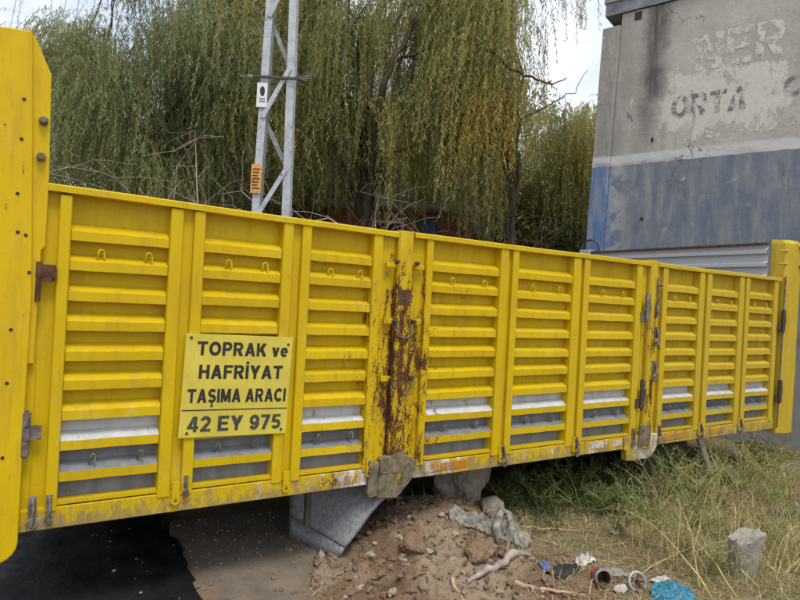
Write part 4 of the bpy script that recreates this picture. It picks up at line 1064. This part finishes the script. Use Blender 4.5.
rock('clod', 'big reddish lump of soil at the edge of the dirt heap', 2.28, -.42, .085, 61, MAT['clod'], (1.3, 1, .7), 3, .22, .45, 'clod')
rock('clod', 'brown lump of soil at the foot of the grey scoop plate', 1.98, -.18, .07, 62, MAT['clod'], (1.3, 1, .7), 3, .22, .45, 'clod')
# small clods as one mass
rng = np.random.default_rng(5); mb = MB(); cnt = 0
while cnt < 3000:
    x, y = rng.uniform(1.2, 3.1), rng.uniform(-1.3, .75)
    if rng.random() > float(dirtmask(x, y))+.12: continue
    r = .003+.020*rng.random()**4; mb.blob((x, y, GZ(x, y)+r*.3), r, 0, .5, int(rng.random() < .10), cnt, (rng.uniform(.7, 1.5), rng.uniform(.7, 1.3), rng.uniform(.5, 1))); cnt += 1
while cnt < 3500:
    x, y = rng.uniform(.8, 1.6), rng.uniform(-.8, 1.0)
    r = .003+.010*rng.random()**3; mb.blob((x, y, .022+r*.4), r, 0, .25, 0, cnt, (1, 1, .7)); cnt += 1
while cnt < 3545:
    x, y = rng.uniform(.35, .95), rng.uniform(-.5, 1.0)
    r = .003+.012*rng.random()**4; mb.blob((x, y, .034+r*.3), r, 0, .4, int(rng.random() < .2), cnt, (1.2, 1, .6)); cnt += 1
o = mb.build('soil_crumbs', [MAT['clod'], MAT['stone']]); tag(o, 'loose crumbs of brown soil over the dirt heap', 'soil', kind='stuff')
# concrete stump
mb = MB(); n = 30; st_h = .24; K = 16
rr = random.Random(4); ang = np.linspace(0, 2*math.pi, n+1)[:-1]; rows = []
for k in range(K+1):
    t_ = k/K; row = []
    for a in ang:
        cu, sq_ = math.cos(a), math.sin(a); sup = (abs(cu)**3.2+abs(sq_)**3.2)**(-1/3.2)
        w = 1+.16*float(vnoise(a*2.2+3, t_*4))+.10*float(vnoise(a*6, t_*11+4))+rr.uniform(-.02, .02)
        top_z = st_h+.035*cu+.05*float(vnoise(a*3.1+1, 2.5))
        row.append((.072*(1+.45*t_)*sup*cu*w, .05*(1+.2*t_)*sup*sq_*w, -.05+(top_z+.05)*t_))
    rows.append(row)
mb.add([p for r_ in rows for p in r_], [(k*n+i, k*n+(i+1) % n, (k+1)*n+(i+1) % n, (k+1)*n+i) for k in range(K) for i in range(n)])
ct = (.01, 0, st_h-.01)
mb.add(rows[-1]+[ct], [(i, (i+1) % n, n) for i in range(n)])
d = _fw + _r*(742-400)/FPX + _u*(300-576)/FPX; P_ = CAM+d*((0-CAM[2])/d[2])
o = mb.build('concrete_stump', MAT['concrete']); o.location = (P_[0], P_[1], GZ(P_[0], P_[1])); o.rotation_euler = (.05, .05, -.35)
tag(o, 'broken concrete stump standing in the dry grass', 'stump')
def gp(px, py, z=None):
    d = _fw + _r*(px-400)/FPX + _u*(300-py)/FPX; zz = .0
    for _ in range(6):
        P_ = CAM+d*((zz-CAM[2])/d[2]); zz = GZ(P_[0], P_[1])
    return np.array([P_[0], P_[1], zz])
def stick(pxs, r, label, mat, name='stick', wob=.01, group=None, branch=None):
    pts = [gp(*p) for p in pxs]; pts = [Vector(p)+Vector((0, 0, r[i]*.9)) for i, p in enumerate(pts)]
    mb = MB()
    out = []; rs = []
    for i in range(len(pts)-1):
        for k in range(4):
            t_ = k/4; out.append(pts[i].lerp(pts[i+1], t_)+Vector((random.uniform(-wob, wob), random.uniform(-wob, wob), random.uniform(0, wob)))); rs.append((r[i]+(r[i+1]-r[i])*t_)*random.uniform(.85, 1.15))
    out.append(pts[-1]); rs.append(r[-1]); mb.tube(out, rs, 7)
    c = Vector(out[0])
    mb.v = [(a-c.x, b-c.y, e-c.z) for a, b, e in mb.v]
    o = mb.build(name, mat); o.location = c; tag(o, label, 'stick', group); return o
stick([(467, 584), (482, 577), (500, 570), (514, 559), (530, 557)], [.012, .018, .022, .024, .012], 'thick grey stick lying across the dirt beside the dusty sack', MAT['wood_grey'])
stick([(508, 581), (530, 588), (556, 595), (585, 597)], [.020, .013, .009, .008], 'thin tan stick with a pale broken end in the dirt', MAT['wood'])
stick([(352, 561), (342, 573), (322, 585), (311, 598)], [.004, .004, .004, .003], 'curved dry straw at the foot of the scoop plate', MAT['stalk'])
stick([(452, 580), (462, 592), (470, 600)], [.012, .012, .01], 'short brown root end poking from the soil', MAT['wood'])
stick([(522, 527), (545, 530), (580, 532)], [.006, .005, .004], 'straight dry reed in front of the green weeds', MAT['stalk'])
# dusty sack
def crumple(name, px, py, sx, sy, h, mat, label, cat, seed, rot=0., fold=3.5):
    n = 46; c = gp(px, py); u_ = np.linspace(-1, 1, n); A, B = np.meshgrid(u_, u_)
    ca, sa = math.cos(rot), math.sin(rot)
    R = np.sqrt(A**2+B**2); edge = np.clip(1.15-R, 0, 1)
    Z = h*(edge**.5*(.55+.9*vnoise(A*fold+seed, B*fold*.6)) + .35*np.abs(vnoise(A*fold*2.1+seed, B*fold*2+3)) + .5*edge*(.3-np.abs(vnoise(A*fold*1.5+seed*3, B*fold*1.9))) + .28*edge*(.3-np.abs(vnoise(A*fold*4+B*3+seed, B*fold*3.1-A*4))))
    Xl = A*sx*(1+.2*vnoise(B*2+seed, A+4)); Yl = B*sy*(1+.3*vnoise(A*2.5+seed+7, B))
    k = np.maximum(1, R); Xl /= k**.6; Yl /= k**.6
    X_ = Xl*ca-Yl*sa; Y_ = Xl*sa+Yl*ca
    Zg = gz(X_+c[0], Y_+c[1])-c[2]
    V = np.stack([X_.ravel(), Y_.ravel(), (Z+Zg+.004).ravel()], 1); I = (np.arange(n-1)[:, None]*n+np.arange(n-1)[None, :]).ravel()
    o = link(name, np_mesh(name, V, np.stack([I, I+1, I+1+n, I+n], 1), mat, smooth=True)); o.location = c
    m_ = o.modifiers.new('thick', 'SOLIDIFY'); m_.thickness = .003; m_.offset = 1
    tag(o, label, cat); return o
crumple('woven_sack', 488, 531, .26, .10, .07, MAT['sack'], 'flattened dusty woven sack below the sill', 'sack', 3, -.6)
crumple('plastic_sack', 510, 541, .13, .10, .12, MAT['sack'], 'crumpled pale sack with a twisted strap on the dirt', 'sack', 9, -.9)
pts = [gp(497, 545), gp(492, 538), gp(497, 528), gp(505, 530), gp(514, 548)]; mb = MB(); hz = [.02, .07, .13, .12, .02]
mb.tube([Vector(p)+Vector((0, -.03, h_)) for p, h_ in zip(pts, hz)], [.024, .028, .024, .022, .018], 9)
o = mb.build('twisted_strap', MAT['sack']); tag(o, 'twisted fabric strap looped over the crumpled sack', 'strap')
crumple('blue_bag', 672, 598, .16, .10, .065, MAT['blue_bag'], 'crumpled blue plastic bag in the dry grass', 'bag', 15, .4)
crumple('white_wrapper', 615, 534, .035, .028, .03, MAT['white_plastic'], 'small white wrapper lying on the straw behind the litter', 'wrapper', 21)
crumple('white_wrapper', 290, 585, .05, .03, .02, MAT['white_plastic'], 'white paper scrap on the slab edge beside the straw', 'wrapper', 22)
crumple('clear_bag', 585, 563, .07, .05, .05, MAT['white_plastic'], 'dusty clear bag next to the open can', 'bag', 24)
crumple('white_wrapper', 660, 582, .07, .03, .03, MAT['white_plastic'], 'torn white wrapper above the blue bag', 'wrapper', 26)
crumple('white_wrapper', 620, 592, .04, .03, .03, MAT['white_plastic'], 'white scrap below the small wheel', 'wrapper', 27)
crumple('blue_wrapper', 544, 567, .045, .03, .03, MAT['blue'], 'small blue and white wrapper beside the thick stick', 'wrapper', 28)
crumple('dark_rag', 562, 573, .12, .05, .04, MAT['tyre'], 'black rag between the blue wrapper and the open can', 'rag', 29)
crumple('cardboard_scrap', 612, 575, .10, .035, .035, MAT['concrete'], 'grey board scrap leaning beside the open can', 'board', 31, -.5)
# open tin can
def can():
    c = gp(600, 582); root = empty('open_can', (c[0], c[1], c[2]+.035)); root.rotation_euler = (rad(74), 0, rad(-28)); tag(root, 'open red and blue printed tin can lying in the litter', 'can')
    mb = MB(); n = 18
    for k, (r, z0, z1, m) in enumerate(((.042, -.05, .0, 0), (.042, .0, .03, 1), (.042, .03, .05, 2))):
        for i in range(n):
            a, b = 2*math.pi*i/n, 2*math.pi*(i+1)/n
            mb.add([(r*math.cos(a), r*math.sin(a), z0), (r*math.cos(b), r*math.sin(b), z0), (r*math.cos(b), r*math.sin(b), z1), (r*math.cos(a), r*math.sin(a), z1)], [(0, 1, 2, 3)], m, True)
    for i in range(n):
        a, b = 2*math.pi*i/n, 2*math.pi*(i+1)/n
        mb.add([(.039*math.cos(a), .039*math.sin(a), -.048), (.039*math.cos(b), .039*math.sin(b), -.048), (.039*math.cos(b), .039*math.sin(b), .05), (.039*math.cos(a), .039*math.sin(a), .05)], [(3, 2, 1, 0)], 3, True)
    mb.add([(.04*math.cos(2*math.pi*i/n), .04*math.sin(2*math.pi*i/n), -.046) for i in range(n)], [tuple(range(n))], 3)
    mb.build('body', [MAT['red'], MAT['blue'], MAT['label_white'], MAT['rust']], root)
    MB().tube([(.042*math.cos(a), .042*math.sin(a), .05) for a in np.linspace(0, 2*math.pi, 21)[:-1]], .0035, 6, closed=True).build('rim', MAT['steel'], root)
can()
# small wheel
c = gp(637, 588); wr = empty('toy_wheel', (c[0], c[1], c[2]+.035)); wr.rotation_euler = (rad(68), 0, rad(-20)); tag(wr, 'small spoked plastic wheel lying in the litter', 'wheel')
MB().tube([(.05*math.cos(a), .05*math.sin(a), 0) for a in np.linspace(0, 2*math.pi, 25)[:-1]], .008, 7, closed=True).build('rim', MAT['galv_old'], wr)
mb = MB().tube([(0, 0, -.008), (0, 0, .008)], .011, 8).build('hub', MAT['tyre'], wr)
for k in range(5): a = 2*math.pi*k/5; MB().tube([(0, 0, 0), (.048*math.cos(a), .048*math.sin(a), 0)], .004, 5).build('spoke', MAT['tyre'], wr)

# ------------------------------------------------------------------ grass and weeds
def blades(name, pts, hmin, hmax, width, lean, tint, mat, seed, flat=0.):
    rng = np.random.default_rng(seed); n = len(pts); h = rng.uniform(hmin, hmax, n); az = rng.uniform(0, 6.28, n); ln = rng.uniform(.1, 1, n)*lean
    dx, dy = np.cos(az), np.sin(az); wv = np.stack([-dy, dx, np.zeros(n)], 1)*(width*rng.uniform(.6, 1.3, n))[:, None]*.5
    ts = (0, .5, 1.0); V = np.empty((n, 5, 3))
    def pt(t_):
        a = ln*t_*1.35; f_ = np.minimum(a, 1.55)
        return pts+np.stack([dx*h*t_*np.sin(f_), dy*h*t_*np.sin(f_), h*t_*np.cos(f_)*(1-flat)+.004], 1)
    p0, p1, p2 = pt(0.), pt(.55), pt(1.)
    V[:, 0] = p0-wv; V[:, 1] = p0+wv; V[:, 2] = p1-wv*.8; V[:, 3] = p1+wv*.8; V[:, 4] = p2
    b = (np.arange(n)*5)[:, None]
    F = np.concatenate([b+np.array([[0, 1, 3]]), b+np.array([[0, 3, 2]]), b+np.array([[2, 3, 4]])], 0)
    tn = np.repeat(np.clip(tint(pts, rng), 0, 1), 5)
    return np_mesh(name, V.reshape(-1, 3), F, mat, None, {'tint': tn})
def scatter(n, x0, x1, y0, y1, dens, seed):
    rng = np.random.default_rng(seed); out = []
    P_ = np.stack([rng.uniform(x0, x1, n), rng.uniform(y0, y1, n)], 1)
    k = rng.random(n) < dens(P_[:, 0], P_[:, 1]); P_ = P_[k]
    return np.concatenate([P_, gz(P_[:, 0], P_[:, 1])[:, None]], 1)
def right_zone(x, y):
    edge = 2.75+.5*vnoise(x*1.3, y*1.3)+np.maximum(0, y)*.5
    d = 1/(1+np.exp(-(x-edge)*5)); d = d*(1-.75*np.exp(-((x-3.0)/.7)**2-((y+.35)/.45)**2)); return d*np.clip(.55+1.3*vnoise(x*2.3+4, y*2.3), .05, 1)
pts_ = scatter(60000, 2.3, 8.4, -2.6, .9, right_zone, 1)
o = link('dry_grass', blades('dry_grass', pts_, .03, .13, .0040, 2.2, lambda p, r: .45+.25*r.standard_normal(len(p))+.5*vnoise(p[:, 0]*1.5, p[:, 1]*1.5), MAT['grass_dry'], 2)); tag(o, 'tangled dry straw coloured grass right of the dirt heap', 'grass', kind='stuff')
pts_ = scatter(60000, 2.2, 8.4, -2.6, 1.2, lambda x, y: right_zone(x, y)*.9+.03, 3)
o = link('straw_litter', blades('straw_litter', pts_, .03, .14, .004, 3.2, lambda p, r: .42+.28*r.standard_normal(len(p)), MAT['grass_dry'], 4, .85)); tag(o, 'flattened straw and leaf litter over the soil', 'litter', kind='stuff')
pts_ = scatter(9000, 3.4, 8.2, -1.9, .8, lambda x, y: np.clip(-.2+2.6*vnoise(x*.9+2, y*.9+8)+.25, 0, 1)*right_zone(x, y), 13)
o = link('tall_grass', blades('tall_grass', pts_, .18, .42, .0045, .9, lambda p, r: .62+.25*r.standard_normal(len(p)), MAT['grass_dry'], 14)); tag(o, 'taller yellowish grass tufts among the dry straw', 'grass', kind='stuff')
def tangle(name, pts, lmin, lmax, r, tint, mat, seed, rise=.6, leaf=0, leafsz=(.03, .006)):
    """wiry bent stems as thin ribbons, with optional small leaves"""
    rng = np.random.default_rng(seed); n = len(pts); k = 6; L_ = rng.uniform(lmin, lmax, n); az = rng.uniform(0, 6.28, n); el = rng.uniform(.15, 1.2, n)*rise
    P_ = np.empty((n, k, 3)); p = pts.copy(); p[:, 2] += .004
    for j in range(k):
        P_[:, j] = p; az = az+rng.normal(0, .35, n); el = el-rng.uniform(.05, .5, n)
        p = p+np.stack([np.cos(az)*np.cos(el), np.sin(az)*np.cos(el), np.sin(el)], 1)*(L_/k)[:, None]
        p[:, 2] = np.maximum(p[:, 2], gz(p[:, 0], p[:, 1])+.004)
    sd_ = rng.normal(size=(n, 3)); T_ = P_[:, -1]-P_[:, 0]; sd_ = np.cross(T_, sd_); sd_ /= np.linalg.norm(sd_, axis=1)[:, None]+1e-9
    w = (r*np.linspace(1, .35, k))[None, :, None]*sd_[:, None, :]
    V = np.empty((n, 2*k, 3)); V[:, 0::2] = P_-w; V[:, 1::2] = P_+w
    f = np.array([[2*i, 2*i+1, 2*i+3, 2*i+2] for i in range(k-1)]); F = (np.arange(n)*2*k)[:, None, None]+f[None]
    V = V.reshape(-1, 3); F = F.reshape(-1, 4); tn = np.repeat(np.clip(tint(pts, rng), 0, 1), 2*k)
    if leaf:
        m = n*leaf; si = rng.integers(0, n, m); tj = rng.uniform(.5, k-1.001, m); j0 = tj.astype(int); fr = (tj-j0)[:, None]
        Q = P_[si, j0]*(1-fr)+P_[si, j0+1]*fr; D = rng.normal(size=(m, 3)); D[:, 2] += .5; D /= np.linalg.norm(D, axis=1)[:, None]
        v2, f2 = leaf_quads(Q, D, leafsz[0]*rng.uniform(.5, 1.3, m), leafsz[1]*rng.uniform(.6, 1.3, m), rng)
        F = np.concatenate([F, f2+len(V)]); V = np.concatenate([V, v2]); tn = np.concatenate([tn, np.repeat(np.clip(tint(Q, rng), 0, 1), 4)])
    return np_mesh(name, V, F, mat, None, {'tint': tn})
pts_ = scatter(14000, 2.6, 8.4, -2.4, .8, right_zone, 51)
o = link('dry_tangle', tangle('dry_tangle', pts_, .10, .42, .0014, lambda p, r: .5+.28*r.standard_normal(len(p)), MAT['grass_dry'], 52)); tag(o, 'wiry tangle of dry bent stems over the straw', 'dry stems', kind='stuff')
pts_ = scatter(3800, 3.2, 8.0, -1.7, .5, lambda x, y: np.clip(.25+2.2*vnoise(x*.8+2, y*.8+8), 0, 1)*right_zone(x, y), 55)
o = link('olive_weeds', tangle('olive_weeds', pts_, .15, .45, .0016, lambda p, r: .78+.2*r.standard_normal(len(p)), MAT['weed'], 56, 1.0, 14, (.026, .004))); tag(o, 'low feathery olive weeds spread through the dry stems', 'weeds', kind='stuff')
pts_ = scatter(9000, 2.75, 5.7, -.12, 1.6, lambda x, y: np.clip(.45+1.3*vnoise(x*2.2, y*2.2), 0, 1)*(1/(1+np.exp(-(x-3.2-.1*y)*8))), 5)
o = link('green_undergrowth', tangle('green_undergrowth', pts_, .12, .42, .0018, lambda p, r: .12+.15*r.standard_normal(len(p)), MAT['weed'], 6, 1.0, 16, (.034, .006))); tag(o, 'green undergrowth in the shade below the middle gate', 'weeds', kind='stuff')
def weed(px, py, h, nst, label, seed, tint=.4, spread=.5, leafn=60, dirs=None, stalk='stalk_green', leaf=(.042, .0048)):
    rr = random.Random(seed); rng = np.random.default_rng(seed); c = gp(px, py); root = empty('weed', tuple(c)); tag(root, label, 'weed', 'weeds in the dry grass')
    st = MB(); LP = []; LD = []
    for i in range(nst):
        a = rr.uniform(0, 6.28); d = Vector((math.cos(a)*spread, math.sin(a)*spread, 1)).normalized() if dirs is None else Vector(dirs[i]).normalized()
        p = Vector((rr.uniform(-.03, .03), rr.uniform(-.03, .03), -.01)); L_ = h*rr.uniform(.65, 1.1); k = 8; pts = [p.copy()]
        for j in range(k):
            d = (d+Vector((rr.gauss(0, .07), rr.gauss(0, .07), -.05+rr.gauss(0, .03)))).normalized(); p = p+d*L_/k; pts.append(p.copy())
        st.tube(pts, [.0045*(1-.8*j/k)+.001 for j in range(k+1)], 5)
        for q in range(8):
            j = rr.randint(2, k); s = pts[j]; e = Vector((rr.gauss(0, 1), rr.gauss(0, 1), rr.gauss(.7, .4))).normalized(); tl = rr.uniform(.06, .20)*h/.6
            st.tube([s, s+e*tl*.5, s+e*tl], [.0022, .0018, .001], 3)
            for m in range(leafn//8):
                LP.append(s+e*tl*rr.uniform(.2, 1.05)); LD.append((e+Vector((rr.gauss(0, .7), rr.gauss(0, .7), rr.gauss(.1, .6)))).normalized())
    st.build('stem', MAT[stalk], root)
    n = len(LP)
    if n:
        v, f = leaf_quads(np.array(LP), np.array(LD), leaf[0]*rng.uniform(.5, 1.2, n), leaf[1]*rng.uniform(.6, 1.3, n), rng)
        link('leaves', np_mesh('leaves', v, f, MAT['weed'], None, {'tint': np.repeat(np.clip(rng.normal(tint, .15, n), 0, 1), 4)}), root)
weed(768, 470, .42, 16, 'bushy bright green weed at the foot of the rear corner post', 71, .55, .8, 110)
weed(752, 468, .34, 10, 'smaller green weed leaning from the bushy one by the rear post', 77, .5, .8, 90)
weed(672, 500, .52, 6, 'tall branched weed in front of the dark skirt plate', 72, .62, .5, 64)
weed(742, 484, .44, 5, 'spindly weed with drooping tip below the rear gate', 73, .7, .6, 44)
weed(636, 520, .34, 7, 'feathery pale weed below the second stake post', 74, .65, .7, 60)
weed(610, 512, .30, 7, 'feathery green weed under the middle gate end', 75, .45, .8, 70)
weed(700, 530, .36, 9, 'feathery yellow green weed beside the concrete stump', 76, .75, .6, 50)
weed(790, 520, .26, 8, 'straggly olive weed behind the concrete stump', 79, .7, .8, 50)
weed(560, 498, .30, 8, 'dark green weed in the shade behind the white wrapper', 81, .3, .9, 70)
weed(520, 496, .28, 8, 'dark green weed right of the boulder', 82, .25, .9, 70)
wl_ = ['tall feathery olive weed rising against the bottom rail', 'thin leafy weed between the tall grass tufts', 'loose yellow green weed among the dry stems']
rw = random.Random(12)
for i, (x_, y_) in enumerate([(668, 488), (705, 482), (735, 480), (765, 482), (790, 478), (655, 505), (690, 510), (715, 505), (700, 492), (730, 512), (760, 500), (785, 500), (665, 535), (640, 545), (690, 555), (720, 540), (775, 535), (795, 555), (650, 520), (738, 494), (620, 530), (780, 575), (712, 575)]):
    weed(x_+rw.uniform(-5, 5), y_+rw.uniform(-4, 4), rw.uniform(.36, .62) if y_ < 515 else rw.uniform(.24, .40), rw.randint(5, 8), wl_[0] if y_ < 515 else wl_[1 + i % 2], 200+i, rw.uniform(.70, 1.05), rw.uniform(.5, .9), 44, None, 'stalk' if i % 2 else 'stalk_green')
for i, (x_, y_) in enumerate([(535, 500), (575, 495), (595, 500), (610, 490), (550, 512), (630, 500), (500, 502), (585, 515)]):
    weed(x_, y_, rw.uniform(.24, .38), 8, 'dark green leafy weed in the shade under the middle gate', 240+i, rw.uniform(.05, .22), .8, 72)
def arch(p0, p1, hgt, r, label, seed):
    a, b = Vector(gp(*p0)), Vector(gp(*p1)); rr = random.Random(seed); mb = MB(); pts = []
    for i in range(13):
        t_ = i/12; p = a.lerp(b, t_); p.z += hgt*math.sin(math.pi*min(1, t_*1.0))**.8+.01; p += Vector((rr.gauss(0, .006), rr.gauss(0, .006), 0)); pts.append(p-a)
    mb.tube(pts, [r*(1-.55*i/12) for i in range(13)], 5)
    for q in range(10):
        j = rr.randint(2, 11); e = Vector((rr.gauss(0, 1), rr.gauss(0, 1), rr.gauss(.2, .6))).normalized()*rr.uniform(.05, .14)
        mb.tube([pts[j], pts[j]+e*.5, pts[j]+e], [.002, .0016, .001], 3)
    o = mb.build('dry_stalk', MAT['stalk']); o.location = a; tag(o, label, 'stalk', 'fallen stalks in the dry grass')
arch((712, 600), (590, 515), .20, .006, 'long yellow stalk arching from the blue bag towards the weeds', 1)
arch((735, 600), (640, 520), .16, .006, 'yellow stalk crossing the grass between the blue bag and the stump', 2)
arch((760, 590), (655, 540), .10, .0055, 'low yellow stalk lying at the foot of the stump', 3)
arch((700, 590), (665, 505), .22, .005, 'upright bent yellow stalk left of the stump', 4)
arch((690, 560), (720, 470), .16, .005, 'thin yellow stalk leaning towards the rear gate', 5)
arch((640, 575), (760, 545), .08, .004, 'thin straw stalk lying behind the blue bag', 6)
